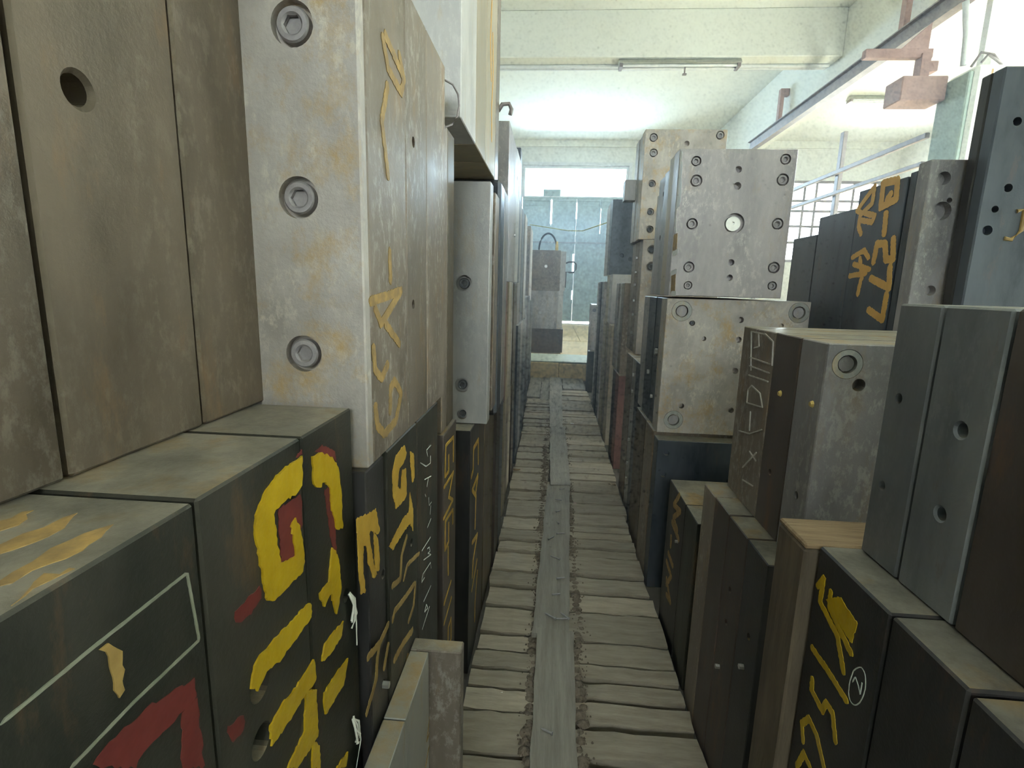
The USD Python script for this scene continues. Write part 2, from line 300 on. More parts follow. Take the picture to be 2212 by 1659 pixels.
# painted marks: each in its face's own (y, z) plane, metres
PAINT = {
    'L1_yellow': (-.27, [
        ([(.528,1.11),(.479,1.109),(.452,1.1),(.435,1.084),(.431,1.068),(.435,1.042),(.439,1.016),(.444,.987),(.465,.979),(.489,.98),(.514,.976),(.521,.986),(.52,1.007),(.515,1.032),(.506,1.046),(.496,1.044),(.499,1.029),(.503,1.005),(.473,1.012),(.467,1.04),(.464,1.071),(.476,1.076),(.514,1.073),(.525,1.076)],),
        ([(.552,1.102),(.573,1.099),(.605,1.084),(.622,1.063),(.628,1.022),(.629,.976),(.61,.982),(.595,1.024),(.595,1.048),(.576,1.062),(.569,1.056),(.552,1.066)],),
        ([(.594,.967),(.611,.945),(.617,.894),(.6,.868),(.59,.892),(.585,.908),(.564,.901),(.554,.925),(.581,.927)],),
        ([(.53,.932),(.531,.91),(.508,.911),(.457,.91),(.436,.919),(.419,.91),(.408,.92),(.414,.939),(.426,.942),(.479,.937)],),
        ([(.621,.843),(.611,.825),(.568,.828),(.551,.835),(.563,.851)],),
        ([(.532,.853),(.534,.822),(.505,.829),(.468,.827),(.435,.831),(.433,.854),(.452,.859),(.491,.853)],),
        ([(.632,.777),(.613,.749),(.554,.755),(.553,.787),(.585,.786)],),
        ([(.509,.832),(.533,.811),(.533,.745),(.481,.754),(.46,.776),(.5,.783)],),
        ([(.518,.754),(.535,.729),(.535,.696),(.514,.718)],),
        ([(.62,.634),(.61,.616),(.58,.647)],),
    ]),
    'L1_red': (-.27, [
        ([(.434,1.011),(.437,.997),(.413,.992),(.396,.999),(.394,1.009)],),
        ([(.475,1.071),(.524,1.068),(.524,1.033),(.503,1.005),(.474,1.012)],),
        ([(.518,1.113),(.531,1.119),(.531,1.11)],),
        ([(.562,1.103),(.58,1.106),(.615,1.087),(.621,1.07),(.605,1.084)],),
        ([(.263,1.008),(.298,1.004),(.34,.99),(.34,.974),(.322,.973),(.294,.977),(.282,.975),(.277,.972),(.248,1.004)],),
        ([(.323,.972),(.34,.973),(.34,.905),(.316,.931)],),
        ([(.581,1.048),(.596,1.048),(.607,.993),(.61,.946),(.596,.967)],),
        ([(.372,.914),(.395,.904),(.395,.888),(.376,.891)],),
    ]),
    'L1_smudge': (-.27, [
        ([(.264,1.073),(.272,1.072),(.278,1.064),(.278,1.054),(.277,1.033),(.27,1.03),(.27,1.043),(.269,1.06)],),
    ]),
    'L1_scribe': (-.27, [
        ([(.206,1.076),(.26,1.078),(.342,1.079),(.348,1.017),(.284,1.019),(.236,1.017)],.0022),
    ]),
    'L4_yellow': (-.25, [
        ([(.641,.985),(.684,.972),(.717,.964),(.732,.921),(.721,.921),(.693,.941),(.672,.936),(.64,.951)],),
        ([(.642,.955),(.687,.936),(.702,.882),(.717,.857),(.7,.86),(.678,.899),(.675,.926),(.662,.933),(.659,.895),(.666,.858),(.648,.866),(.642,.902)],),
        ([(.705,.933),(.721,.917),(.729,.874),(.724,.857),(.707,.871)],),
        ([(.859,1.022),(.87,1.002),(.854,.991),(.827,.991),(.814,.962),(.833,.948),(.843,.981),(.866,.976),(.869,.923),(.84,.922),(.805,.925),(.788,.957),(.788,.997),(.809,1.018)],),
        ([(.894,.998),(.919,.986),(.924,.938),(.907,.93),(.896,.975)],),
        ([(.891,.919),(.912,.877),(.91,.83),(.889,.86),(.843,.864),(.783,.862),(.764,.879),(.844,.89),(.883,.885)],),
    ]),
    'L4_faded': (-.25, [
        ([(.866,.843),(.833,.825),(.825,.784),(.78,.799)],.011),
        ([(.954,.763),(.87,.786),(.845,.772)],.009),
        ([(.917,.719),(.852,.73),(.788,.746),(.777,.736)],.011),
        ([(.924,.713),(.909,.674),(.875,.667)],.011),
        ([(.752,.745),(.71,.742),(.659,.758)],.012),
        ([(.71,.742),(.698,.727),(.689,.693),(.647,.674)],.012),
        ([(.75,.708),(.729,.685)],.012),
        ([(.897,.629),(.834,.648),(.783,.655)],.014),
        ([(.863,.597),(.824,.569),(.857,.458)],.014),
    ]),
    'L4_chalk': (-.25, [
        ([(1.062,.958),(1.02,.96),(1.032,.943)],.0022),
        ([(.97,.95),(1.016,.926),(1.057,.919),(1.057,.935)],.0022),
        ([(1.003,.902),(1.061,.888)],.0022),
        ([(1.036,.893),(1.023,.878)],.0022),
        ([(1.007,.868),(1.014,.86)],.0022),
        ([(1.039,.847),(1.043,.827),(1.065,.826)],.0022),
        ([(1.06,.82),(1.052,.802)],.0022),
        ([(1.026,.784),(1.06,.789)],.0022),
        ([(.977,.756),(1.055,.747)],.0022),
        ([(1.025,.735),(1.042,.73),(1.05,.716),(1.029,.722),(1.059,.703),(.992,.727)],.0022),
        ([(1.059,.669),(1.055,.686),(.987,.698),(.975,.686),(.999,.682)],.0022),
        ([(.99,.631),(1.058,.627)],.0022),
        ([(.997,.602),(1.014,.609),(1.027,.591),(.997,.602)],.0022),
        ([(.976,.574),(1.044,.584)],.0022),
    ]),
    'L5_yellow': (-.25, [
        ([(1.319,.835),(1.318,.901),(1.22,.908),(1.21,.83),(1.257,.828),(1.256,.869)],.009),
        ([(1.199,.806),(1.32,.802),(1.258,.756),(1.316,.724),(1.194,.726)],.009),
        ([(1.318,.655),(1.317,.696),(1.217,.709),(1.212,.632),(1.26,.63),(1.259,.683)],.009),
        ([(1.254,.617),(1.256,.538)],.009),
        ([(1.295,.493),(1.202,.485)],.009),
        ([(1.303,.439),(1.203,.427)],.009),
        ([(1.298,.378),(1.259,.377),(1.254,.317),(1.3,.311),(1.298,.371)],.009),
    ]),
    'L7_yellow': (-.245, [
        ([(1.766,.76),(1.656,.763),(1.652,.688),(1.613,.678)],.016),
        ([(1.766,.76),(1.775,.67)],.016),
        ([(1.768,.627),(1.637,.623),(1.716,.571),(1.768,.62)],.016),
        ([(1.728,.562),(1.716,.448)],.016),
        ([(1.653,.423),(1.779,.391),(1.681,.341),(1.664,.288)],.016),
        ([(1.777,.287),(1.657,.239)],.016),
        ([(1.795,.229),(1.744,.136),(1.739,.063)],.016),
    ]),
    'LP_yellow': (-.21, [
        ([(.954,.45),(.89,.463),(.858,.419),(.886,.413),(.906,.437)],.006),
        ([(.95,.374),(.869,.386),(.846,.369)],.006),
        ([(.954,.444),(.95,.327),(.914,.296)],.006),
    ]),
    'L3_yellow': (-.25, [
        ([(.778,1.633),(.801,1.602),(.865,1.593),(.882,1.618),(.829,1.632),(.79,1.641)],.014),
        ([(.795,1.578),(.767,1.524),(.781,1.485),(.792,1.455)],.014),
        ([(.793,1.346),(.795,1.304)],.014),
        ([(.705,1.275),(.769,1.28),(.851,1.288),(.798,1.264),(.746,1.241),(.723,1.263)],.014),
        ([(.767,1.239),(.837,1.202)],.014),
        ([(.712,1.209),(.717,1.176),(.745,1.16),(.772,1.176)],.014),
        ([(.714,1.124),(.722,1.093),(.752,1.071),(.812,1.078),(.843,1.117),(.808,1.145),(.786,1.137),(.782,1.1)],.014),
        ([(.858,1.643),(.882,1.619)],.014),
    ]),
    'L3_scrape': (-.25, [
        ([(.794,1.488),(.863,1.441),(.839,1.367),(.805,1.398)],),
        ([(.702,1.482),(.774,1.426),(.733,1.413),(.697,1.459)],),
        ([(.984,1.517),(1.062,1.386),(1.027,1.348),(.976,1.452)],),
        ([(.774,1.562),(.796,1.526),(.774,1.501),(.756,1.532)],),
    ]),
    'R12_orange': (1.15, [
        ([(2.035,1.693),(1.955,1.689),(1.947,1.626),(2.027,1.61),(2.033,1.687)],.027),
        ([(1.996,1.634),(1.982,1.647)],.027),
        ([(1.991,1.584),(1.984,1.516)],.027),
        ([(1.928,1.493),(1.913,1.425),(1.951,1.424),(1.97,1.48),(2.016,1.484),(2.022,1.422)],.027),
        ([(1.922,1.399),(1.911,1.329),(2.021,1.362)],.027),
        ([(1.918,1.305),(1.92,1.22),(2.006,1.249)],.027),
        ([(2.176,1.62),(2.083,1.693),(2.084,1.632),(2.141,1.604),(2.172,1.62)],.021),
        ([(2.151,1.596),(2.15,1.557),(2.128,1.53)],.021),
        ([(2.123,1.604),(2.056,1.586),(2.067,1.564),(2.135,1.579)],.021),
        ([(2.161,1.445),(2.09,1.466),(2.057,1.439)],.021),
        ([(2.162,1.374),(2.06,1.382)],.021),
        ([(2.145,1.418),(2.04,1.395)],.021),
        ([(2.11,1.438),(2.078,1.363)],.021),
        ([(2.084,1.359),(2.091,1.306)],.021),
    ]),
    'R1_yellow': (.46, [
        ([(.827,.823),(.813,.844),(.814,.802),(.785,.792),(.754,.782),(.728,.742)],.0115),
        ([(.789,.834),(.786,.81),(.718,.781)],.0115),
        ([(.816,.714),(.763,.713),(.711,.707)],.0115),
        ([(.802,.666),(.801,.647),(.763,.641),(.757,.662),(.737,.661),(.72,.628)],.0115),
        ([(.803,.545),(.813,.57),(.795,.596),(.767,.59),(.737,.562)],.0115),
        ([(.809,.486),(.795,.528),(.772,.524)],.0115),
        ([(.798,.816),(.764,.844),(.737,.837),(.715,.833),(.72,.796),(.753,.802)],),
    ]),
    'R1_chalk': (.46, [
        ([(.676,.757),(.677,.747),(.679,.738),(.682,.729),(.687,.721),(.692,.716),(.697,.714),(.702,.714),(.706,.717),(.709,.723),(.71,.732),(.71,.741),(.708,.751),(.706,.761),(.701,.769),(.696,.775),(.691,.779),(.687,.779),(.682,.777),(.679,.772),(.677,.765),(.676,.757)],.0018),
        ([(.704,.744),(.7,.756),(.69,.749),(.684,.741)],.0022),
        ([(.684,.741),(.684,.76)],.0022),
    ]),
    'R5_orange': (.49, [
        ([(1.831,.566),(1.897,.501),(1.8,.517),(1.887,.454),(1.82,.435)],.022),
        ([(1.901,.428),(1.79,.414)],.022),
        ([(1.895,.37),(1.891,.337)],.022),
        ([(1.914,.292),(1.838,.282)],.022),
        ([(1.932,.248),(1.844,.234),(1.901,.167)],.022),
        ([(1.908,.186),(1.825,.14),(1.887,.13)],.022),
    ]),
    'R3_bead': (.55, [
        ([(1.452,1.091),(1.48,1.195),(1.382,1.196),(1.332,1.182),(1.321,1.124)],.0032),
        ([(1.428,1.195),(1.415,1.161),(1.448,1.153)],.0032),
        ([(1.466,1.125),(1.333,1.125)],.0032),
        ([(1.466,1.102),(1.332,1.103)],.0032),
        ([(1.465,1.076),(1.334,1.081)],.0032),
        ([(1.456,.999),(1.457,1.036),(1.434,1.052),(1.373,1.042),(1.349,1.011),(1.456,.999)],.0032),
        ([(1.488,.91),(1.412,.922),(1.336,.955)],.0032),
        ([(1.423,.981),(1.415,.931)],.0032),
        ([(1.433,.818),(1.353,.888)],.0032),
        ([(1.399,.877),(1.35,.866)],.0032),
        ([(1.424,.786),(1.351,.796)],.0032),
    ]),
    'R7_white': (.49, [
        ([(2.316,1.817),(2.255,1.825)],.05),
        ([(2.284,1.775),(2.232,1.782),(2.235,1.747)],.05),
        ([(2.29,1.726),(2.23,1.732)],.05),
        ([(2.291,1.704),(2.222,1.71),(2.218,1.677)],.05),
        ([(2.287,1.649),(2.218,1.656)],.05),
        ([(2.261,1.622),(2.246,1.538)],.02),
        ([(2.256,1.45),(2.176,1.454)],.02),
        ([(2.252,1.371),(2.171,1.376)],.02),
        ([(2.221,1.288),(2.147,1.289)],.02),
    ]),
    'R7_tan': (.49, [
        ([(2.266,1.525),(2.203,1.528),(2.194,1.461),(2.268,1.462)],),
        ([(2.25,1.368),(2.176,1.369),(2.164,1.292),(2.238,1.288)],),
    ]),
}

# ------------------------------------------------------------------ the setting: floor, walls, ceiling, beams, openings
RX0, RX1, RY0, RY1, ZC = -4.2, 9.4, -4.5, 16.0, 5.46
FL = -.04
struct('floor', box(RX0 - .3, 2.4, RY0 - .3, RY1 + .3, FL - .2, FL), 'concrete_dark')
struct('floor', box(2.4, RX1 + .3, RY0 - .3, RY1 + .3, FL - .2, FL), 'concrete')  # unseen half, made lighter to bounce sunlight up to the ceiling
struct('ground_outside', box(-12, 20, RY1 + .3, 40, -.15, 0.12), 'concrete')
struct('ceiling', box(RX0 - .3, RX1 + .3, RY0 - .3, RY1 + .3, ZC, ZC + .25), 'plaster')
wall = box(RX0 - .3, RX1 + .3, RY1, RY1 + .3, FL - .1, ZC) - box(-1.02, 2.03, RY1 - .1, RY1 + .5, .225, 4.78) - box(6.55, 9.0, RY1 - .1, RY1 + .5, 2.2, 4.44)
struct('wall_far', wall, 'plaster_wall')
struct('wall_left', box(RX0 - .3, RX0, RY0 - .3, RY1, FL - .1, ZC), 'plaster_wall')
rw = box(RX1, RX1 + .3, RY0 - .3, RY1, FL - .1, ZC)
for y0, y1 in ((4.2, 7.4), (-1.2, 1.8)): rw = rw - box(RX1 - .1, RX1 + .5, y0, y1, 2.6, 4.7)
struct('wall_right', rw, 'plaster_wall')
bw = box(RX0, RX1, RY0 - .3, RY0, FL - .1, ZC) - box(-1.2, .9, RY0 - .5, RY0 + .1, 2.2, 3.7)
struct('wall_back', bw, 'plaster_wall')
# cross beams and the long beam on the right
for k, (y0, y1) in enumerate(((8.85, 9.32), (1.6, 2.07))):
    struct('ceiling_beam', box(RX0, 4.16, y0, y1, 4.80, ZC, .012), 'plaster')
    struct('ceiling_beam', box(4.46, RX1, y0, y1, 4.80, ZC, .012), 'plaster')
struct('ceiling_beam', box(4.16, 4.46, RY0, RY1, 4.40, ZC, .012), 'plaster')
struct('trim_1', box(RX0, RX1, RY1 - .06, RY1, 5.28, ZC), 'plaster')
# conduit under the cross beam
tag(obj('conduit', cyl((-4.1, 9.13, 4.774), 'x', .026, 8.2, 12), 'frame_paint', smooth=40), 'thicker pale conduit running under the cross beam behind the tube light', 'conduit')
tag(obj('conduit', cyl((-4.1, 9.25, 4.780), 'x', .020, 8.2, 12), 'frame_paint', smooth=40), 'thinner pale conduit running under the far edge of the cross beam', 'conduit')

mat('glare_haze', {'v': ('principled_volume', {'color': (.80, .90, 1.0), 'density': 0.045, 'anisotropy': .55})}, [], surface=None, volume='v.volume')  # added volume imitating the bluish veil of lens glare
tag(obj('haze', box(-1.5, 3.2, 2.0, 15.9, .24, 2.9), 'glare_haze'), 'added bluish haze volume in the aisle standing in for lens glare', 'haze', kind='stuff')

# window over the door
w = thing('window_1', None, None, (.5, 16.12, 3.9), kind='structure')
def wpart(parent, name, mesh, mt, L): return obj(name, mesh.translate([-q for q in L]), mt, parent)
WL = (.5, 16.12, 3.9)
wpart(w, 'frame', box(-1.02, 2.03, 16.02, 16.14, 3.90, 4.78) - box(-.95, 1.965, 15.9, 16.3, 3.93, 4.70), 'frame_paint', WL)
wpart(w, 'pane', box(-.95, 1.965, 16.07, 16.076, 3.93, 4.70), 'glass_pane', WL)
WL = (7.8, 16.1, 2.2)
w = thing('window_2', None, None, WL, kind='structure')
wpart(w, 'frame', box(6.55, 9.0, 16.02, 16.12, 2.2, 4.44) - box(6.62, 8.93, 15.9, 16.3, 2.27, 4.37), 'rail_steel', WL)
for x in (6.98, 7.30, 7.78, 8.3): wpart(w, 'glazing_bar', box(x - .03, x + .03, 16.03, 16.11, 2.27, 4.37), 'rail_steel', WL)
for z in (3.90, 3.62, 3.2, 2.75): wpart(w, 'glazing_bar', box(6.62, 8.93, 16.035, 16.105, z - .03, z + .03), 'rail_steel', WL)
wpart(w, 'pane', box(6.62, 8.93, 16.065, 16.07, 2.27, 4.37), 'glass_pane', WL)
for k, (y0, y1) in enumerate(((4.2, 7.4), (-1.2, 1.8))):  # second window is unseen, placed so sun brightens the near ceiling
    WL = (9.55, (y0 + y1) / 2, 2.6); w = thing(f'window_{k + 3}', None, None, WL, kind='structure')
    fr = box(9.45, 9.57, y0, y1, 2.6, 4.7) - box(9.3, 9.7, y0 + .06, y1 - .06, 2.66, 4.64)
    wpart(w, 'frame', fr, 'frame_paint', WL)
    m = int((y1 - y0) / 1.0)
    for j in range(1, m): wpart(w, 'glazing_bar', box(9.47, 9.55, y0 + j * (y1 - y0) / m - .02, y0 + j * (y1 - y0) / m + .02, 2.66, 4.64), 'frame_paint', WL)
    wpart(w, 'pane', box(9.50, 9.505, y0 + .06, y1 - .06, 2.66, 4.64), 'glass_pane', WL)
for k, (x0, x1) in enumerate(((-1.2, .9),)):
    WL = ((x0 + x1) / 2, -4.65, 2.2); w = thing(f'window_{k + 5}', None, None, WL, kind='structure')
    wpart(w, 'frame', box(x0, x1, -4.7, -4.58, 2.2, 3.7) - box(x0 + .06, x1 - .06, -4.9, -4.4, 2.26, 3.64), 'frame_paint', WL)
    for j in (1, 2): wpart(w, 'glazing_bar', box(x0 + j * (x1 - x0) / 3 - .025, x0 + j * (x1 - x0) / 3 + .025, -4.68, -4.6, 2.26, 3.64), 'frame_paint', WL)
    wpart(w, 'pane', box(x0 + .06, x1 - .06, -4.645, -4.64, 2.26, 3.64), 'glass_pane', WL)

# folding steel door at the far end: four leaves with pressed panels
DL = (.5, 16.1, .225)
d = thing('door_1', None, None, DL, kind='structure')
def dp(name, mesh, mt='door_paint', smooth=False): return obj(name, mesh.translate([-q for q in DL]), mt, d, smooth=smooth)
XB = [-1.0, -.15, .59, 1.30, 2.02]
for i in range(4):
    a, b = XB[i] + .002, XB[i + 1] - .002
    leaf = box(a, b, 16.06, 16.10, .30, 3.865)
    adds = [box(a, a + .05, 16.03, 16.07, .30, 3.865, .006), box(b - .05, b, 16.03, 16.07, .30, 3.865, .006)]
    for z in (.30, 1.27, 2.58, 3.80): adds.append(box(a, b, 16.03, 16.07, z, z + .065, .006))
    dp('door_leaf', union([leaf] + adds) - union([box(x - w_, x + w_, 15.9, 16.2, z0, z1) for x, z0, z1, w_ in ((-.15, 3.15, 3.83, .028), (.59, 3.3, 3.76, .020), (.56, 1.75, 2.3, .026), (.57, .95, 1.22, .022), (1.30, 2.9, 3.6, .012))]))
    for z0, z1 in ((.42, 1.22), (1.40, 2.52), (2.72, 3.74)):
        xa, xb = a + .10, b - .10; xm, zm = (xa + xb) / 2, (z0 + z1) / 2
        oct_ = Polygon([(xa + .07, z0 + .05), (xb - .07, z0 + .05), (xb, z0 + .14), (xb, z1 - .14), (xb - .07, z1 - .05), (xa + .07, z1 - .05), (xa, z1 - .14), (xa, z0 + .14)])
        rim = oct_.difference(oct_.buffer(-.018))
        loz = Polygon([(xm, zm - .32 * (z1 - z0)), (xm + .12, zm), (xm, zm + .32 * (z1 - z0)), (xm - .12, zm)])
        shp = [rim, loz.difference(loz.buffer(-.016))] + ([loz.buffer(-.05)] if z0 < 2 else [])
        ms = []
        for s in shp:
            for g in getattr(s, 'geoms', [s]):
                if g.is_empty: continue
                e = trimesh.creation.extrude_polygon(g, .014, engine='earcut'); v = e.vertices.copy()
                e.vertices = np.c_[v[:, 0], 16.06 - v[:, 2], v[:, 1]] - np.array(DL); e.fix_normals(); ms.append(e)
        obj('pressed_panel', trimesh.util.concatenate(ms), 'door_paint', d)
for x, z0, z1 in ((-.15, 1.3, 3.1), (.62, 1.3, 3.2)): dp('hinge_post', box(x - .022, x + .022, 16.015, 16.05, z0, z1, .006))
dp('lock_bar', box(-.95, 1.9, 16.0, 16.03, 2.60, 2.64, .006), 'rail_steel')
for x in (-.2, -.1, .62, 1.22): dp('lock_bolt', cyl((x, 16.03, 2.62), '-y', .03, .07, 10), 'bright_steel')
dp('top_rail', box(-1.0, 2.02, 16.03, 16.12, 3.865, 3.93, .006))
dp('closer_box', box(-.40, .10, 16.03, 16.12, 3.93, 4.12, .01), 'door_paint')
struct('door_frame', union([box(-1.10, -1.02, 15.97, 16.1, .225, 4.86), box(2.03, 2.11, 15.97, 16.1, .225, 4.86), box(-1.10, 2.11, 15.97, 16.1, 4.78, 4.86)]), 'frame_paint')

# raised platform in front of the door
pf = thing('platform', 'low ochre painted platform across the far end, in front of the teal door', 'platform', (0, 7.55, FL))
for x0, x1, y0, y1, z1 in ((-4.0, .12, 7.55, 10.9, .215), (.126, 9.3, 7.56, 10.9, .205), (-4.0, .60, 10.91, 15.9, .215), (.606, 9.3, 10.93, 15.9, .208)):
    obj('slab', box(x0, x1, y0, y1, FL, z1, .01).translate([0, -7.55, -FL]), 'platform_paint', pf)

# ------------------------------------------------------------------ the board walk
bwk = thing('board_walk', 'walkway of weathered cross boards along the aisle floor between the mould stacks', 'walkway', (.1, 4.0, FL))
def board(x0, x1, y0, y1, z0, z1, mt, parent, L, name, seed, bend=.004, axis='x', tw=0.0, rag=.005):
    """A sawn board with ragged ends and edges, worn and slightly warped."""
    r = random.Random(seed); nx, ny = (7, 3) if axis == 'x' else (3, 14)
    xs, ys = np.linspace(x0, x1, nx), np.linspace(y0, y1, ny)
    v, f = [], []
    ed = [[r.uniform(-rag, rag) for _ in range(max(nx, ny))] for _ in range(4)]
    hz = [r.uniform(-bend, bend) for _ in range(nx * ny)]
    for lay in (0, 1):
        for i, x in enumerate(xs):
            for j, y in enumerate(ys):
                xx, yy = x, y
                if i == 0: xx += ed[0][j]
                if i == nx - 1: xx += ed[1][j]
                if j == 0: yy += ed[2][i]
                if j == ny - 1: yy += ed[3][i]
                zz = z0 if lay == 0 else z1 + hz[i * ny + j] * (1 if 0 < i < nx - 1 else .5) + tw * (j / (ny - 1) - .5)
                v.append((xx - L[0], yy - L[1], zz - L[2]))
    N = nx * ny; g = lambda l, i, j: l * N + i * ny + j
    for i in range(nx - 1):
        for j in range(ny - 1):
            f += [(g(1, i, j), g(1, i + 1, j), g(1, i + 1, j + 1)), (g(1, i, j), g(1, i + 1, j + 1), g(1, i, j + 1)),
                  (g(0, i, j), g(0, i + 1, j + 1), g(0, i + 1, j)), (g(0, i, j), g(0, i, j + 1), g(0, i + 1, j + 1))]
    rim = [(i, 0) for i in range(nx)] + [(nx - 1, j) for j in range(1, ny)] + [(i, ny - 1) for i in range(nx - 2, -1, -1)] + [(0, j) for j in range(ny - 2, 0, -1)]
    for k in range(len(rim)):
        a, b = rim[k], rim[(k + 1) % len(rim)]
        f += [(g(0, *a), g(0, *b), g(1, *b)), (g(0, *a), g(1, *b), g(1, *a))]
    return obj(name, trimesh.Trimesh(np.array(v), np.array(f), process=False), mt, parent)
BL = (.1, 4.0, FL)
LG = [.30, .42, .55, .68, .80, .92, 1.05, 1.14, 1.251, 1.398, 1.492, 1.579, 1.669, 1.768, 1.937, 2.093, 2.215, 2.396, 2.512, 2.638, 2.802, 3.041, 3.20, 3.372, 3.517, 3.653, 3.82, 3.993, 4.15, 4.314, 4.516]
RG = [.30, .45, .60, .75, .88, 1.0, 1.12, 1.244, 1.373, 1.479, 1.56, 1.634, 1.749, 1.933, 2.068, 2.209, 2.391, 2.466, 2.576, 2.646, 2.742, 2.895, 3.044, 3.223, 3.423, 3.56, 3.687, 3.83, 3.95, 4.10, 4.26, 4.40, 4.58]
r = random.Random(3)
while LG[-1] < 5.95: LG.append(LG[-1] + r.uniform(.10, .19))
while RG[-1] < 6.6: RG.append(RG[-1] + r.uniform(.10, .20))
for s, G, xa, xb in ((0, LG, -.30, .030), (1, RG, .110, .53)):
    for k in range(len(G) - 1):
        wide = r.choice([.014, .017, .020, .024, .034])
        w_ = .012 if G[k] > 4.5 else 0
        zt = r.uniform(-.010, .0); worn = r.uniform(-.02, .02)
        if s == 0: xa = next(v for y, v in ((.93, -.143), (3.0, -.234), (3.7, -.240), (4.8, -.238), (9, -.256)) if G[k] < y)
        else: xb = next(v for y, v in ((.96, .428), (2.0, .482), (2.83, .473), (3.44, .488), (9, .492)) if G[k] < y)
        board(xa + r.uniform(0, .010), xb - r.uniform(0, .008) if s else xb + r.uniform(-.02, .0), G[k] + wide / 2, G[k + 1] - wide / 2 - w_ / 2, FL + .001, zt, 'wood_slat', bwk, BL, 'board', 100 * s + k, bend=.003, tw=r.uniform(-.008, .008), rag=.004)
for k, (x0, x1, y0, y1) in enumerate(((-.275, -.115, 6.12, 7.5), (-.105, .0, 5.98, 7.52), (.18, .475, 6.72, 7.53))):
    board(x0, x1, y0, y1, FL + .001, -.002, 'wood_plank', bwk, BL, 'board', 300 + k, axis='y', bend=.003)
rd = random.Random(9); crumbs = []
for _ in range(1500):
    side = rd.random() < .5; y = .95 + 4.2 * rd.random() ** 1.6; s_ = rd.uniform(.0012, .0042)
    x = (-.012 if side else .132) + (.0 if y < 1.77 else .008 if y < 3.2 else .02) + rd.gauss(0, .016) + (-.012 if side else .012)
    crumbs.append(cyl((x, y, -.003), 'z', s_, .002 + s_ * .9, rd.choice([5, 6, 7]), s_ * rd.uniform(.2, .6)).translate([0, 0, 0]))
strip = [cyl((xx, yy, -.006), 'z', rd.uniform(.014, .026), .0080, 9, .005) for xx, yy in [((-.022 if q % 2 else .14) + (0 if y < 1.77 else .01) + rd.gauss(0, .006), y) for q, y in enumerate(np.linspace(.9, 4.4, 220))]]
tag(obj('dirt_fill', Manifold.compose(crumbs + strip).translate([-q for q in BL]), 'dirt', bwk, label='brown dirt packed along both edges of the centre planks'), kind='stuff')
for k, (y0, y1, xa, xb, xc, xd, lab) in enumerate((
        (.42, 1.77, -.020, .098, -.006, .130, 'thin grey wooden plank down the middle of the walkway, nearest one'),
        (1.745, 3.245, -.028, .110, .014, .160, 'grey centre plank of the walkway with loose nails scattered on it, second one along'),
        (3.235, 4.72, .030, .166, .022, .160, 'grey centre plank of the walkway just beyond the one with the nails'),
        (4.70, 7.42, .016, .140, .0, .172, 'farthest grey centre plank, running up to the yellow platform'))):
    L = ((xa + xb) / 2, (y0 + y1) / 2, .0)
    rr = random.Random(50 + k); ny = 26; v = []; f = []
    zb = .003 + (.016 if k == 1 else 0.0) * 0
    for j in range(ny):
        q = j / (ny - 1); y = y0 + (y1 - y0) * q
        lift = .0 + .007 * (1 if k in (0, 2) else 0) * (q if k == 0 else (1 - q)) ** 6
        e0, e1 = rr.uniform(-.003, .003), rr.uniform(-.003, .003)
        for x, z in ((xa + (xc - xa) * q + e0, .0075 + lift), (xb + (xd - xb) * q + e1, .0075 + lift), (xb + (xd - xb) * q + e1, .0235 + lift + rr.uniform(-.001, .001)), (xa + (xc - xa) * q + e0, .0235 + lift + rr.uniform(-.001, .001))):
            v.append((x - L[0], y - L[1] + (rr.uniform(-.008, .008) if j in (0, ny - 1) else 0), z))
    for j in range(ny - 1):
        for i in range(4):
            a, b = j * 4 + i, j * 4 + (i + 1) % 4
            f += [(a, a + 4, b + 4), (a, b + 4, b)]
    f += [(0, 1, 2), (0, 2, 3), ((ny - 1) * 4, (ny - 1) * 4 + 2, (ny - 1) * 4 + 1), ((ny - 1) * 4, (ny - 1) * 4 + 3, (ny - 1) * 4 + 2)]
    t = trimesh.Trimesh(np.array(v), np.array(f), process=False); t.fix_normals()
    p = obj('plank', t, 'wood_plank'); tag(p, lab, 'plank')
    UsdGeom.Xformable(p).AddTranslateOp().Set(Gf.Vec3d(*L))
ORD = 'first second third fourth fifth sixth seventh eighth ninth tenth eleventh twelfth'.split()
NAILS = [(.1048, 3.17), (.0851, 2.994), (.0781, 2.827), (.0769, 2.677), (.088, 2.553), (.0396, 2.495), (.0626, 2.298), (.0825, 2.124), (.0614, 1.997), (.0427, 1.845), (.0824, 1.835), (.098, 1.853), (.0358, 1.304)]
for k, (x, y) in enumerate(NAILS):
    a = [.4, 2.9, .7, 1.9, .2, .9, 2.6, .3, .3, 2.5, .1, 2.3, 2.7][k]; ln = [.02, .024, .02, .016, .03, .032, .034, .026, .024, .036, .036, .032, .022][k]
    ln *= 1.35; q = (Manifold.cylinder(ln, .0032, .0032, 10) + Manifold.cylinder(.0025, .0052, .0052, 12) + Manifold.cylinder(.008, .0032, .0004, 10).translate([0, 0, ln])).rotate([0, 90, 0]).translate([-ln / 2, 0, .0052]).rotate([0, 0, math.degrees(a)])
    p = obj('nail', q, 'screw_steel', smooth=40)
    tag(p, ('loose steel nail on the nail-strewn centre plank, %s from its far end' % ORD[k]) if k < 12 else 'single loose steel nail on the nearest centre plank', 'nail', 'loose nails on the centre planks'); UsdGeom.Xformable(p).AddTranslateOp().Set(Gf.Vec3d(x, y, .0245))
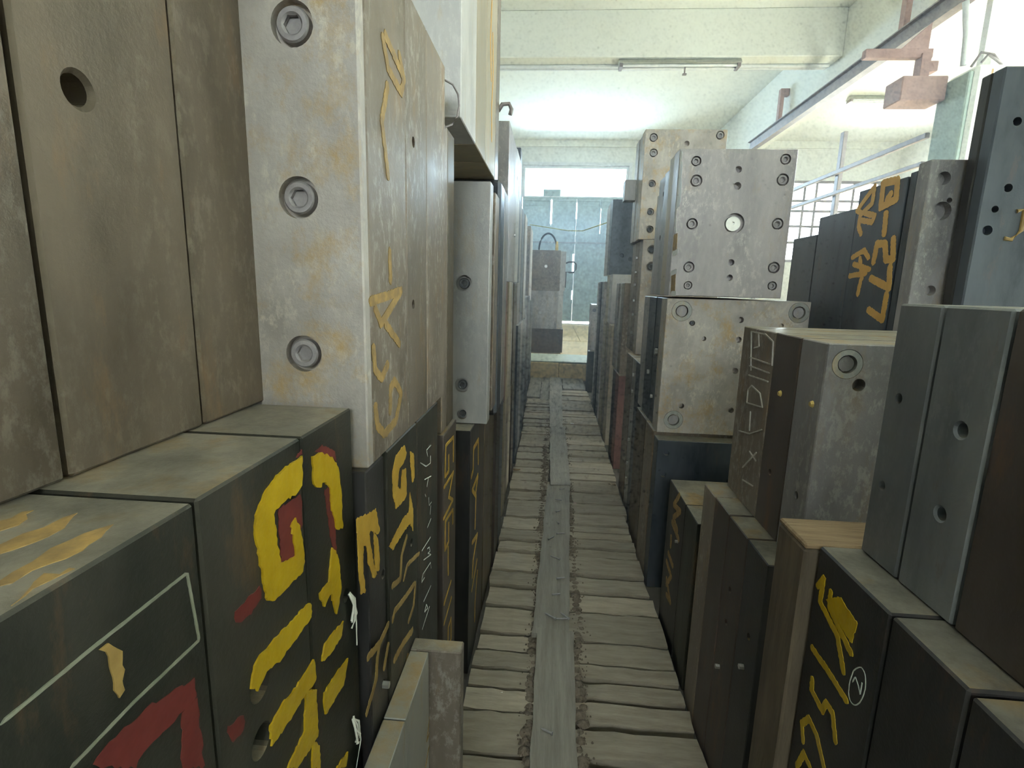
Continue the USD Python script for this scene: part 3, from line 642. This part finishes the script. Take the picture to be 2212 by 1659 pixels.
def scrap(name, label, cat, x, y, z, s, mt, seed):
    rr = random.Random(seed)
    pts = np.array([(rr.uniform(-s, s), rr.uniform(-s * .6, s * .6), rr.uniform(0, s * .35)) for _ in range(14)]); pts[:, 2] -= pts[:, 2].min()
    p = obj(name, Manifold.hull_points(pts), mt); tag(p, label, cat); UsdGeom.Xformable(p).AddTranslateOp().Set(Gf.Vec3d(x, y, z))
scrap('paper_scrap', 'crumpled white scrap on the boards right of the far centre plank', 'scrap', .235, 4.93, .0, .022, 'paint_white', 1)
scrap('wood_offcut', 'small pale wood offcut on the boards against the left stacks', 'offcut', -.215, 3.55, .0, .03, 'wood_raw', 2)
scrap('stone_chip', 'dark lump of rubble on the boards against the right stacks', 'rubble', .452, 3.36, .0, .030, 'steel_umber', 3)
scrap('plaster_crumb', 'tiny white crumb on the boards left of the near plank', 'crumb', -.115, 1.47, .0, .005, 'paper', 4)
scrap('rust_flake', 'reddish flake on the boards right of the centre plank', 'flake', .185, 3.02, .0, .012, 'bracket_paint', 5)

# ------------------------------------------------------------------ moulds on the left of the aisle
X_ = lambda x1, d=.42: (x1 - d, x1)
t, L = mould('near left olive steel mould with a big yellow G painted across its seam', X_(-.27), (FL, 1.1305), [.06, .358, .530, .673], 1, 'steel_olive',
      holes=[(.4244, .9114, .017, 'hole'), (.42, .8512, .017, 'hole'), (.636, .872, .010, 'hole')], gap=.0035, dz=[-.001, 0, 0])
paint(t, PAINT['L1_red'][1], -.27, 'paint_red', 1, 'red_paint', 'old dark red paint under the yellow', 11, L, .0008)
paint(t, PAINT['L1_yellow'][1], -.27, 'paint_yellow', 1, 'painted_stroke', 'thick bright yellow brush stroke', 12, L, .0024)
paint(t, PAINT['L1_smudge'][1], -.27, 'paint_faded', 1, 'paint_smudge', None, 13, L)
paint(t, PAINT['L1_scribe'][1], -.27, 'scribe', 1, 'scribed_line', 'thin scribed outline on the nearest plate', 14, L)
for k, poly in enumerate(([(-.30, .235), (-.285, .28), (-.30, .315), (-.31, .27)], [(-.335, .25), (-.325, .30), (-.34, .33), (-.345, .27)], [(-.277, .225), (-.274, .262), (-.285, .25)], [(-.37, .27), (-.36, .30), (-.375, .33), (-.38, .29)])):
    g = trimesh.creation.extrude_polygon(strokes([(poly,)], 60 + k, .003)[0], .0006, engine='earcut').apply_translation(np.array([0, 0, 1.1294]) - L); obj('paint_smear', g, 'paint_ochre', t)
for k, (z, lab) in enumerate(((.872, 'frayed white cord end hanging from a hole beside the yellow strokes, upper one'), (.672, 'frayed white cord tuft with a hanging thread, lower one at the mould edge'))):
    rr = random.Random(k); cd = thing('cord', lab, 'cord', (-.268, .640, z))
    for q in range(5):
        obj('thread', tube([(0, rr.uniform(-.004, .004), 0), (.006, rr.uniform(-.008, .008), -.012), (.006, rr.uniform(-.012, .014), -.026 - .006 * q), (.004, rr.uniform(-.01, .016), (-.04 if q < 4 else -.075) - .004 * q)], .0016 if q < 4 else .001, 6), 'paper', cd, smooth=True)
t, L = mould('tall brown steel mould at the left edge with one round hole', X_(-.398), (1.1315, 1.83), [-.06, .190, .383, .556, .706], 1, 'steel_brown',
      holes=[(.437, 1.45, .0125, 'cone')], gap=.005, c=.003, inset=[0, 0, 0, .001])
t, L = mould('brown mould whose rusty front strip carries three socket screws', (-.62, -.25), (1.041, 1.757), [.682, .705, .888, 1.031, 1.20], 1, ['steel_rusty', 'steel_scuffed', 'steel_scuffed', 'steel_scuffed'],
      front=[(-.3322, 1.609, .027, 'screw'), (-.3341, 1.4057, .0265, 'screw'), (-.3369, 1.2019, .025, 'screw'), (-.55, 1.6, .026, 'screw'), (-.55, 1.2, .026, 'screw')],
      holes=[(.9373, 1.539, .009, 'hole'), (.9282, 1.263, .009, 'hole')], gap=.0025)
paint(t, PAINT['L3_yellow'][1], -.25, 'paint_ochre', 1, 'painted_stroke', 'faded ochre brush lettering', 21, L)
q = tube([(-.255, 1.204, 1.735), (-.236, 1.216, 1.728), (-.226, 1.226, 1.712), (-.224, 1.23, 1.69), (-.228, 1.228, 1.668), (-.238, 1.220, 1.648), (-.255, 1.208, 1.638)], .0022)
p = obj('wire_loop', q, 'rail_steel', smooth=True); tag(p, 'thin bent wire loop sticking out of the upper left mould', 'wire')
t, L = mould('olive mould under the bolted brown one with faded yellow G and chalk marks', X_(-.25), (FL, 1.040), [.680, .760, .944, 1.126], 1, ['steel_dark', 'steel_olive', 'steel_olive'],
      holes=[(.745, .8404, .008, 'hole'), (.735, .6465, .008, 'fitting'), (.9, .815, .008, 'hole'), (.905, .575, .008, 'hole')], dz=[-.004, 0, 0], inset=[.004, 0, 0], gap=.004)
paint(t, [i for i in PAINT['L4_yellow'][1] if np.mean([a for a, b in i[0]]) < .757], -.254, 'paint_amber', 1, 'painted_stroke', 'cracked yellow brush lettering', 31, L)
paint(t, [i for i in PAINT['L4_yellow'][1] if np.mean([a for a, b in i[0]]) >= .757], -.25, 'paint_amber', 1, 'painted_stroke', 'ochre painted G and 7', 32, L)
paint(t, PAINT['L4_faded'][1], -.25, 'paint_faded', 1, 'paint_smudge', None, 33, L, .0008)
paint(t, PAINT['L4_chalk'][1], -.25, 'chalk', 1, 'chalk_stroke', None, 34, L, .0006)
t, L = mould('dark mould with thin yellow letters reading downwards, behind the chalked olive one', X_(-.25), (FL, .94), [1.195, 1.358], 1, 'steel_umber')
paint(t, PAINT['L5_yellow'][1], -.25, 'paint_amber', 1, 'painted_stroke', None, 41, L)
mould('narrow brown mould standing on the thin-lettered mould, left of the pale bolted strip', X_(-.258), (.941, 1.655), [1.21, 1.27, 1.352], 1, ['steel_scuffed', 'steel_brown'])
t, L = mould('low narrow mould bar at the bottom left of the aisle, beside the olive moulds', (-.249, -.212), (FL, .60), [.30, .716, .878], 1, ['steel_top', 'steel_top'], c=.0015)
paint(t, PAINT['LP_yellow'][1], -.2125, 'paint_faded', 1, 'painted_stroke', None, 51, L)
mould('upright pale-topped steel end block at the near end of the boards, left side', (-.249, -.149), (FL, .602), [.879, .914], 1, 'steel_scuffed', name='steel_block', cat='block')
t, L = mould('dark mould with ochre letters under the pale bolted mould on the left', X_(-.245), (FL, .842), [1.585, 1.78, 1.95, 2.28], 1, ['steel_dark', 'steel_umber', 'steel_brown'], inset=[0, .002, 0])
paint(t, PAINT['L7_yellow'][1], -.245, 'paint_amber', 1, 'painted_stroke', None, 61, L)
mould('pale speckled mould with a column of dark recessed screws, left of the aisle', (-.52, -.204), (.844, 1.615), [1.67, 1.74, 1.86, 1.98], 1, ['steel_pale', 'steel_blue', 'steel_scuffed'],
      front=[(-.2853, 1.305, .026, 'dark'), (-.2884, .974, .024, 'dark'), (-.2876, .8748, .017, 'dark'), (-.46, 1.3, .026, 'dark')], inset=[0, .02, .006])
t, L = mould('overhanging upper mould on the left near the ceiling with a pale front and yellow streak', (-.66, -.235), (1.690, 2.42), [1.315, 1.55, 1.76, 2.03, 2.14], 1, ['steel_pale', 'steel_tan', 'steel_tan', 'steel_scuffed'], gap=.006)
paint(t, [([(1.83, 2.34), (1.86, 2.2), (1.84, 2.08), (1.88, 1.98)], .02), ([(1.90, 2.12), (1.93, 2.0), (1.90, 1.9), (1.92, 1.80)], .018)], -.235, 'paint_orange', 1, 'painted_stroke', None, 71, L)
p = obj('lifting_hook', tube([(-.240, 2.155, 1.965), (-.225, 2.16, 1.99), (-.20, 2.17, 1.995), (-.19, 2.17, 1.975), (-.195, 2.17, 1.955)], .008), 'rail_steel', smooth=True); tag(p, 'small bent hook on the far edge of the overhanging mould', 'hook')
# beyond: two rows of darker stacks up to the platform
mould('blue-grey mould with rounded edges hanging over a dark gap, left of the aisle', X_(-.207), (.79, 1.685), [2.0, 2.16, 2.33], 1, ['steel_blue', 'steel_grey'], c=.012)
mould('grey plain mould under the blue-grey rounded one on the left', X_(-.235), (FL, .788), [2.295, 2.46, 2.62], 1, ['steel_umber', 'steel_blue'])
mould('very tall blue-white lit mould reaching highest on the left, beyond the overhanging one', X_(-.247), (1.325, 2.10), [2.74, 2.83, 3.30, 3.60, 3.74], 1, ['steel_grey', 'steel_grey', 'steel_pale', 'steel_blue'],
      holes=[(3.35, 1.95, .014, 'hole'), (3.45, 1.70, .014, 'hole'), (3.2, 1.6, .012, 'fitting')], dz=[0, 0, .01, .09])
mould('weathered mould with a worn bright top beneath the very tall one on the left', X_(-.238), (.665, 1.323), [2.66, 2.86, 3.06, 3.30, 3.56], 1, ['steel_red', 'steel_tan', 'steel_grey', 'steel_brown'], inset=[.01, 0, .012, .006])
mould('low brownish mould standing on the boards below the weathered stack on the left', X_(-.248), (FL, .663), [2.86, 2.98, 3.16, 3.42, 3.62], 1, ['steel_tan', 'steel_scuffed', 'steel_tan', 'steel_brown'], inset=[0, .004, .01, 0])
mould('pale edged mould on the left just before the string, upper of its stack', X_(-.25), (1.02, 1.885), [3.84, 4.12, 4.45, 4.76], 1, ['steel_grey', 'steel_blue', 'steel_pale'], inset=[.01, .008, 0])
mould('grey mould with one small bright fitting, lower of the left stack before the string', X_(-.245), (FL, 1.018), [3.80, 4.10, 4.40, 4.72], 1, ['steel_blue', 'steel_grey', 'steel_blue'], holes=[(4.2, .62, .016, 'fitting')])
mould('dark blue mould on the left next to the lengthwise boards', X_(-.262), (FL, 1.20), [4.95, 5.3, 5.75, 6.0], 1, ['steel_blue', 'steel_dark', 'steel_blue'])
mould('shaded mould at the far left end of the aisle, touching the yellow platform', X_(-.285), (FL, 1.12), [6.2, 6.6, 7.1, 7.5], 1, ['steel_blue', 'steel_dark', 'steel_blue'])
mould('upright slim mould standing on the far left stack at the end of the string', X_(-.30), (1.122, 2.02), [6.5, 6.85, 7.2], 1, ['steel_grey', 'steel_pale'])

# ------------------------------------------------------------------ moulds on the right of the aisle
t, L = mould('near right dark mould with yellow numbers 2251 and a chalk circle', (.46, .90), (FL, .889), [.18, .52, .652, .838], -1, ['steel_dark', 'steel_dark', 'steel_dark'], gap=.004, dz=[-.003, 0, 0], holes=[(.60, .62, .008, 'hole')], c=.003)
paint(t, PAINT['R1_yellow'][1], .46, 'paint_yellow', -1, 'painted_stroke', 'sprayed yellow digits and strokes', 81, L)
paint(t, PAINT['R1_chalk'][1], .46, 'chalk', -1, 'chalk_stroke', 'white chalk mark', 82, L, .0007)
t = thing('wood_block', 'timber block with a top coloured paler as if lit at the end of the 2251 mould', 'timber block', (.62, .89, FL))
obj('body', box(.439, .80, .842, .945, FL, .878, .004).translate([-.62, -.89, -FL]), 'wood_shaded', t)  # body colour darkened to stand for shade
obj('worn_top', box(.439, .80, .842, .945, .8785, .889, .003).translate([-.62, -.89, -FL]), 'wood_raw', t, label='paler top layer standing in for light from above')  # lighter wood slab paints in the light falling from above
t, L = mould('large dark mould at the right edge with a pale lit upper band and tapped holes', (.52, .98), (.890, 1.29), [.30, .47, .632, .741, .831], -1, ['steel_umber', 'steel_umber', 'steel_slate', 'steel_slate'],
      holes=[(.6762, 1.136, .0095, 'cone'), (.6838, 1.02, .009, 'cone'), (.800, 1.151, .008, 'hole'), (.805, 1.012, .008, 'hole')], gap=.005, c=.003)
t, L = mould('low dark mould with tapped holes, under and before the raised-letter mould', (.49, .96), (FL, .7185), [1.077, 1.199, 1.330, 1.453, 1.56], -1, ['steel_dark', 'steel_umber', 'steel_umber', 'steel_scuffed'],
      holes=[(1.272, .538, .009, 'hole'), (1.272, .444, .009, 'hole'), (1.13, .506, .009, 'hole'), (1.286, .30, .009, 'fitting'), (1.14, .418, .009, 'fitting')], front=[(.53, .60, .028, 'hole')], dz=[0, 0, .001, -.001], gap=.004)
t, L = mould('grey-violet mould with raised weld lettering and a bushing ring on its front', (.55, 1.02), (.7195, 1.205), [1.076, 1.187, 1.3214, 1.46, 1.548], -1, ['steel_grey', 'steel_umber', 'steel_scuffed', 'steel_scuffed'],
      front=[(.592, 1.1645, .030, 'bush'), (.6194, 1.1232, .013, 'hole'), (.592, .775, .03, 'bush'), (.85, 1.16, .03, 'bush')],
      holes=[(1.2589, 1.0657, .006, 'pit'), (1.2635, .8667, .008, 'hole'), (1.1213, .8654, .009, 'hole')], gap=.004, inset=[0, 0, 0, .003])
paint(t, PAINT['R3_bead'][1], .55, 'scrape', -1, 'raised_stroke', None, 101, L, .003)
for k, (y, z) in enumerate(((1.2589, 1.0657), (1.1056, 1.0744))):
    obj('yellow_plug', cyl((.5505, y, z), '-x', .008, .006, 9, .005).translate(list(-L)), 'brass', t, smooth=35)
t, L = mould('dark mould with small orange handwriting low on the right of the boards', (.49, .98), (FL, .569), [1.59, 1.74, 1.985], -1, ['steel_olive', 'steel_dark'], holes=[(1.80, .40, .008, 'fitting')])
paint(t, PAINT['R5_orange'][1], .49, 'paint_ochre', -1, 'painted_stroke', 'faint orange brown lettering', 111, L)
mould('base mould with bright stepped top edges under the bushing-cornered mould on the right', (.48, 1.10), (FL, .66), [2.215, 2.30, 2.315, 2.52, 2.81], -1, ['steel_blue', 'steel_dark', 'steel_scuffed', 'steel_brown'],
      front=[(.5209, .605, .014, 'pit'), (.515, .505, .014, 'pit')], inset=[0, .05, 0, 0], dz=[0, -.05, .012, .012], plate_x=[None, (.53, 1.1), None, None])
t, L = mould('mould with big round guide bushings in its front corners, below the tall pale one', (.487, 1.08), (.675, 1.268), [2.29, 2.40, 2.54, 2.72, 2.90], -1, ['steel_rusty', 'steel_blue', 'steel_blue', 'steel_grey'],
      front=[(.552, 1.215, .043, 'bush'), (1.035, 1.222, .043, 'bush'), (.556, .735, .042, 'bush'), (1.035, .735, .042, 'bush'), (.60, 1.165, .012, 'dark'), (.97, 1.165, .011, 'pit'),
             (.80, 1.185, .013, 'hole'), (.80, 1.10, .013, 'hole'), (.655, 1.10, .010, 'hole'), (.80, .965, .013, 'hole'), (.80, .79, .012, 'hole'), (.585, .80, .012, 'hole')],
      holes=[(2.45, 1.02, .02, 'fitting'), (2.6, .90, .015, 'fitting'), (2.48, .80, .013, 'fitting')], inset=[0, .006, .004, .01])
t, L = mould('tall pale mould with ten socket screws and a centre nozzle on its front', (.485, .945), (1.279, 1.862), [2.27, 2.36, 2.46, 2.60, 2.76, 2.96], -1, ['steel_violet', 'steel_tan', 'steel_grey', 'steel_grey', 'steel_pale'],
      front=[(.553, 1.815, .020, 'screw'), (.560, 1.740, .024, 'screw'), (.558, 1.572, .023, 'screw'), (.560, 1.398, .023, 'screw'), (.563, 1.323, .018, 'screw'),
             (.900, 1.825, .021, 'screw'), (.898, 1.748, .024, 'screw'), (.898, 1.578, .023, 'screw'), (.903, 1.404, .024, 'screw'), (.905, 1.330, .019, 'screw'),
             (.722, 1.785, .013, 'hole'), (.724, 1.722, .015, 'hole'), (.730, 1.421, .013, 'hole'), (.730, 1.359, .013, 'hole'), (.727, 1.577, .040, 'nozzle')],
      inset=[.0, .003, .012, .02, .05], dz=[0, 0, -.03, -.03, -.07], holes=[(2.65, 1.55, .012, 'hole'), (2.65, 1.75, .012, 'hole')])
paint(t, PAINT['R7_white'][1], .488, 'paint_white', -1, 'painted_stroke', 'white worn letter strokes', 121, L)
paint(t, PAINT['R7_tan'][1], .488, 'paint_ochre', -1, 'painted_patch', 'tan framed patch', 122, L, .001)
mould('mould with a speckled bolted front behind and above the tall pale one on the right', (.50, .967), (1.60, 2.222), [3.30, 3.40, 3.52, 3.64, 3.76], -1, ['steel_rusty', 'steel_pale', 'steel_pale', 'steel_grey'],
      front=[(.5486, 2.176, .024, 'screw'), (.555, 2.092, .024, 'screw'), (.927, 2.191, .024, 'screw'), (.742, 2.1445, .015, 'hole'), (.558, 1.92, .022, 'dark'), (.56, 1.76, .022, 'dark'), (.565, 1.66, .022, 'dark')], inset=[0, .004, 0, .02])
mould('rust-spotted mould under the speckled bolted one, bright fittings down its side', (.53, 1.0), (.90, 1.599), [3.30, 3.42, 3.55, 3.70], -1, ['steel_rusty', 'steel_scuffed', 'steel_scuffed'],
      front=[(.585, 1.54, .026, 'dark'), (.590, 1.44, .030, 'dark')], holes=[(3.48, 1.50, .014, 'fitting'), (3.48, 1.41, .014, 'fitting'), (3.48, 1.33, .014, 'fitting'), (3.48, 1.23, .014, 'fitting'), (3.48, 1.14, .014, 'fitting'), (3.48, 1.02, .014, 'fitting')])
mould('lower mould with a bright stepped top strip and side fittings beneath the rust-spotted one', (.497, 1.0), (FL, .895), [2.88, 3.02, 3.18, 3.42], -1, ['steel_blue', 'steel_grey', 'steel_scuffed'], inset=[0, .003, .002],
      holes=[(3.1, .80, .014, 'fitting'), (3.1, .70, .014, 'fitting'), (3.1, .58, .014, 'fitting'), (3.1, .40, .014, 'fitting'), (3.1, .25, .014, 'fitting'), (3.1, .15, .014, 'fitting')])
t, L = mould('tiny pale clamp on the left side of the speckled bolted mould, below the window', (.43, .50), (1.86, 1.985), [3.53, 3.62], -1, 'steel_pale', name='clamp_block', cat='clamp')
mould('reddish-fronted short mould standing on the boards on the right', (.505, .95), (FL, .675), [3.80, 3.98, 4.16], -1, ['steel_red', 'steel_dark'])
mould('shaded mould just above the reddish-fronted short one', (.515, .95), (.676, 1.345), [3.88, 4.02, 4.2, 4.36], -1, ['steel_scuffed', 'steel_pale', 'steel_grey'], inset=[.0, .01, .0])
mould('yellowish weathered mould beyond the reddish one on the right side of the boards', (.50, .95), (FL, 1.0), [4.40, 4.62, 4.86, 5.1], -1, ['steel_tan', 'steel_scuffed', 'steel_tan'], inset=[0, .006, 0])
mould('pale narrow upright mould on top of the yellowish weathered one', (.505, .9), (1.001, 1.425), [4.62, 4.84, 5.05], -1, ['steel_pale', 'steel_tan'])
mould('blue-violet mould resting on the pale narrow one, in front of the teal door', (.50, .95), (1.428, 2.085), [4.90, 5.10, 5.30, 5.52], -1, ['steel_blue', 'steel_pale', 'steel_pale'],
      front=[(.605, 1.60, .022, 'pit'), (.68, 1.57, .022, 'pit'), (.70, 1.68, .012, 'pit')], inset=[0, .0, .012])
mould('slim dark mould on the right before the far bolted one', (.50, .95), (FL, 1.37), [5.35, 5.6, 5.85, 6.15], -1, ['steel_grey', 'steel_dark', 'steel_pale'], inset=[.01, 0, .01])
mould('farthest right mould with two dark screws, beside the yellow platform', (.505, .95), (FL, 1.09), [6.9, 7.1, 7.5], -1, ['steel_grey', 'steel_blue'], front=[(.545, 1.02, .034, 'dark'), (.545, .45, .034, 'dark')], inset=[0, .02])
mould('small low green-tinged mould at the far right end, before the two-screw mould', (.48, .70), (FL, .50), [6.72, 6.88], -1, 'steel_olive')
t, L = mould('big blue mould in the second row on the right with orange painted numbers', (1.15, 1.33), (FL, 1.70), [1.80, 1.86, 1.90, 2.18, 2.47, 2.70], -1, ['steel_grey', 'steel_blue', 'steel_blue', 'steel_blue', 'steel_blue'],
      front=[(1.195, 1.665, .020, 'hole'), (1.205, 1.568, .028, 'hole'), (1.212, 1.322, .016, 'hole'), (1.222, 1.60, .008, 'hole')],
      dz=[.02, .0, -.01, -.07, -.14], gap=.006, inset=[0, .004, 0, .002, .002])
paint(t, PAINT['R12_orange'][1], 1.15, 'paint_orange', -1, 'painted_stroke', 'large orange painted characters reading downwards', 131, L)
t, L = mould('dark blue mould at the far right edge, tallest there, with small holes in its front', (1.242, 1.85), (FL, 1.945), [1.70, 1.745, 1.785], -1, ['steel_blue', 'steel_dark'],
      front=[(1.30, 1.80, .012, 'hole'), (1.275, 1.50, .014, 'hole'), (1.285, 1.56, .010, 'hole'), (1.31, 1.62, .012, 'hole')], c=.004)
obj('painted_mark', trimesh.util.concatenate([tube([(1.345, 1.6995, 1.555), (1.365, 1.6995, 1.56), (1.367, 1.6995, 1.50), (1.345, 1.6995, 1.475), (1.325, 1.6995, 1.478)], .006)]).apply_translation(-L), 'paint_faded', t)

# ------------------------------------------------------------------ the tower of moulds on the platform, the pale board, the string
L0 = (.2, 8.0, .216)
p = obj('pale_board', union([box(-.5, .80, 7.575, 8.44, .217, .235, .006), cyl((-.12, 7.70, .235), 'z', .018, .004, 10), cyl((.36, 7.70, .235), 'z', .018, .004, 10)]), 'pale_stone'); tag(p, 'pale mottled board laid along the front edge of the yellow platform', 'board')
p = obj('support_block', box(-.36, .16, 8.62, 9.0, .216, .239, .004), 'wood_plank'); tag(p, 'thin timber bearer under the tower of three moulds', 'timber')
mould('bottom block of the three-mould tower in front of the teal door', (-.38, .185), (.2395, .625), [8.60, 8.70, 8.85, 9.02], 1, ['steel_umber', 'steel_grey', 'steel_grey'], front=[(.11, .52, .022, 'dark'), (.125, .42, .03, 'dark'), (-.14, .28, .025, 'hole')])
mould('middle mould of the tower on the platform with a ring in its face', (-.38, .085), (.627, 1.245), [8.60, 8.70, 8.84, 9.0], 1, ['steel_grey', 'steel_grey', 'steel_pale'], front=[(-.1985, .89, .036, 'nozzle'), (.045, 1.18, .020, 'hole'), (.045, 1.08, .020, 'hole'), (.045, .89, .022, 'hole'), (.045, .72, .02, 'hole'), (.045, .66, .02, 'hole')], plate_x=[None, None, (-.36, .17)])
mould('top mould of the platform tower with rows of screw holes, cable loops above', (-.37, .10), (1.247, 1.885), [8.60, 8.70, 8.84, 9.0], 1, ['steel_scuffed', 'steel_grey', 'steel_pale'], front=[(-.13, 1.633, .032, 'nozzle')] + [(x, z, .018, 'hole') for x in (-.32, .05) for z in (1.82, 1.76, 1.62, 1.46, 1.39)] + [(-.13, 1.81, .03, 'pit')], plate_x=[None, None, (-.36, .19)])
p = obj('cable_loop', tube([(-.115 + .145 * math.cos(a), 8.77, 1.90 + .26 * math.sin(a)) for a in np.linspace(0.0, math.pi, 18)], .014), 'black_rubber', smooth=True); tag(p, 'black cable loop standing up on top of the mould tower', 'cable')
p = obj('cable_loop', tube([(.19, 8.9, 1.70), (.24, 8.9, 1.72), (.32, 8.9, 1.725), (.36, 8.9, 1.69), (.36, 8.9, 1.60), (.33, 8.9, 1.555), (.26, 8.9, 1.55), (.20, 8.9, 1.56), (.195, 8.9, 1.3)], .013), 'black_rubber', smooth=True); tag(p, 'black cable loop at the right side of the mould tower', 'cable')
p = obj('air_fitting', union([cyl((.03, 8.70, 1.886), 'z', .025, .10, 6), cyl((.03, 8.70, 1.98), 'z', .018, .05, 10)]), 'brass'); tag(p, 'brass fitting on top of the mould tower at the foot of the cable', 'fitting')
p = obj('string', tube([(-.33, 6.9, 2.08), (-.1, 6.8, 2.04), (.15, 6.7, 1.995), (.32, 6.5, 1.975), (.52, 5.52, 1.96)], .006, 6), 'rope', smooth=True); tag(p, 'pale yellow string hung across the aisle before the teal door', 'string')

# ------------------------------------------------------------------ overhead: rail, hangers, brackets, tube lights, column, handrails
RL = (4.0, 3.0, 4.2)
t = thing('crane_rail', 'long grey steel crane rail running along under the ceiling on the right', 'rail', RL)
prof = Polygon([(3.95, 4.21), (4.06, 4.21), (4.06, 4.225), (4.012, 4.23), (4.012, 4.385), (4.06, 4.39), (4.06, 4.405), (3.95, 4.405), (3.95, 4.39), (3.998, 4.385), (3.998, 4.23), (3.95, 4.225)])
e = trimesh.creation.extrude_polygon(prof, 14.0, engine='earcut'); v = e.vertices.copy(); e.vertices = np.c_[v[:, 0], v[:, 2] - 2.0, v[:, 1]] - np.array(RL); e.fix_normals()
obj('rail_beam', e, 'rail_steel', t)
for k, y in enumerate((10.7, 7.2, 3.6)):
    obj('hanger', union([box(4.0, 4.07, y - .05, y + .05, 4.405, 4.98, .004), box(4.07, 4.155, y - .05, y + .05, 4.86, 4.98, .004)]).translate([-q for q in RL]), 'bracket_paint', t)
PX = (4.28, 6.2, 0)
t = thing('column', 'pale concrete column on the right with a rust streak and an eye bolt', 'column', PX)
obj('shaft', box(4.12, 4.44, 6.0, 6.42, FL, 3.60, .03).translate([-q for q in PX]), 'plaster', t)
obj('side_panel', box(4.075, 4.121, 6.03, 6.46, FL, 3.55, .012).translate([-q for q in PX]), 'pillar_side', t)
obj('upper_post', box(4.26, 4.34, 6.15, 6.23, 3.60, 4.40).translate([-q for q in PX]), 'plaster', t)
obj('rust_streak', union([box(4.262, 4.29, 5.998, 6.004, 3.18, 3.42, .001), box(4.258, 4.276, 5.998, 6.004, 3.42, 3.55, .001)]).translate([-q for q in PX]), 'rust_stain', t)
obj('eye_bolt', trimesh.creation.torus(.036, .013, 20, 10).apply_transform(trimesh.transformations.rotation_matrix(math.pi / 2, [1, 0, 0])).apply_translation(np.array([4.25, 5.975, 3.14]) - np.array(PX)), 'steel_tan', t, smooth=True)
p = obj('conduit_pipe', tube([(4.05, 6.1, 3.62), (4.03, 6.1, 3.9), (3.98, 6.1, 4.15), (3.97, 6.1, 4.2)], .03, 10), 'frame_paint', smooth=True); tag(p, 'leaning white pipe rising from the top of the concrete column', 'pipe')
for k, pts in enumerate(([(4.14, 6.12, 3.613), (4.2, 6.10, 3.74), (4.32, 6.10, 3.72), (4.42, 6.10, 3.613)], [(4.16, 6.02, 3.613), (4.2, 6.0, 3.68), (4.28, 6.01, 3.64), (4.36, 6.04, 3.613)])):
    p = obj('cable', tube(pts, .012), 'rail_steel', smooth=True); tag(p, ['upper loose grey cable arching over the column top', 'lower loose grey cable drooping onto the column top'][k], 'cable')
p = obj('junction_box', box(3.60, 4.06, 6.3, 6.6, 3.36, 3.60, .01), 'bracket_paint'); tag(p, 'dusty pink steel box fixed left of the column top', 'box')
t = thing('rail_bracket', 'reddish steel bracket carrying the crane rail above the pink box', 'bracket', (3.9, 6.6, 3.62))
obj('arm', box(3.30 + .0, 4.0, 6.52, 6.60, 3.86, 3.95, .004).translate([-3.9, -6.6, -3.62]), 'bracket_paint', t)
obj('gusset', Manifold.hull_points(np.array([(3.62, 6.53, 3.90), (3.95, 6.53, 3.90), (3.95, 6.53, 4.21), (3.62, 6.58, 3.90), (3.95, 6.58, 3.90), (3.95, 6.58, 4.21)])).translate([-3.9, -6.6, -3.62]), 'bracket_paint', t)
obj('foot', union([box(3.88, 3.98, 6.5, 6.62, 3.62, 3.90, .004), box(3.93, 4.06, 6.5, 6.62, 3.72, 3.82, .004)]).translate([-3.9, -6.6, -3.62]), 'bracket_paint', t)
t = thing('handrail', 'two-bar steel handrail running back from the column on the right', 'handrail', (4.05, 8.0, 2.7))
HR = [-4.05, -8.0, -2.7]
obj('upper_bar', box(4.03, 4.08, 6.48, 15.9, 3.03, 3.09, .006).translate(HR), 'rail_steel', t)
obj('lower_bar', box(4.03, 4.08, 6.48, 15.9, 2.74, 2.79, .006).translate(HR), 'rail_steel', t)
for y in (8.4, 11.2, 14.0): obj('post', box(4.08, 4.14, y - .05, y + .05, .217 if y > 7.6 else FL, 3.62 if y < 9 else 3.1, .006).translate(HR), 'rail_steel', t)
def tube_light(label, x0, x1, y, z):
    L = ((x0 + x1) / 2, y, z); t = thing('tube_light', label, 'light', L)
    B = lambda a, b, c, d, e, f, q=.004: box(a, b, c, d, e, f, q).translate([-L[0], -L[1], -L[2]])
    obj('housing', Manifold.hull_points(np.array([(x, y + dy, z + dz) for x in (x0, x1) for dy, dz in ((-.05, 0.0), (.05, 0.0), (-.11, -.07), (.11, -.07))]) - np.array(L)), 'tube_housing', t)
    for dy in (-.055, .055): obj('lamp_tube', cyl((x0 + .06, y + dy, z - .095), 'x', .019, x1 - x0 - .12, 12).translate([-L[0], -L[1], -L[2]]), 'tube_glass', t, smooth=40)
    for a in (x0 + .01, x1 - .06): obj('end_cap', B(a, a + .05, y - .09, y + .09, z - .125, z - .06), 'rail_steel', t)
    if 'nearest' in label: obj('pull_switch', union([cyl((x0 + .55 * (x1 - x0), y - .02, z - .20), 'z', .012, .1, 8), box(x0 + .55 * (x1 - x0) - .03, x0 + .55 * (x1 - x0) + .03, y - .04, y, z - .22, z - .2)]).translate([-L[0], -L[1], -L[2]]), 'rail_steel', t)
tube_light('nearest tube light, hung under the cross beam over the aisle', .872, 2.715, 8.97, 4.799)
tube_light('tube light beyond the crane rail, left of the column', 6.10, 7.55, 12.5, 5.455)
tube_light('tube light at the upper right edge, beyond the column', 7.0, 8.9, 10.1, 5.455)
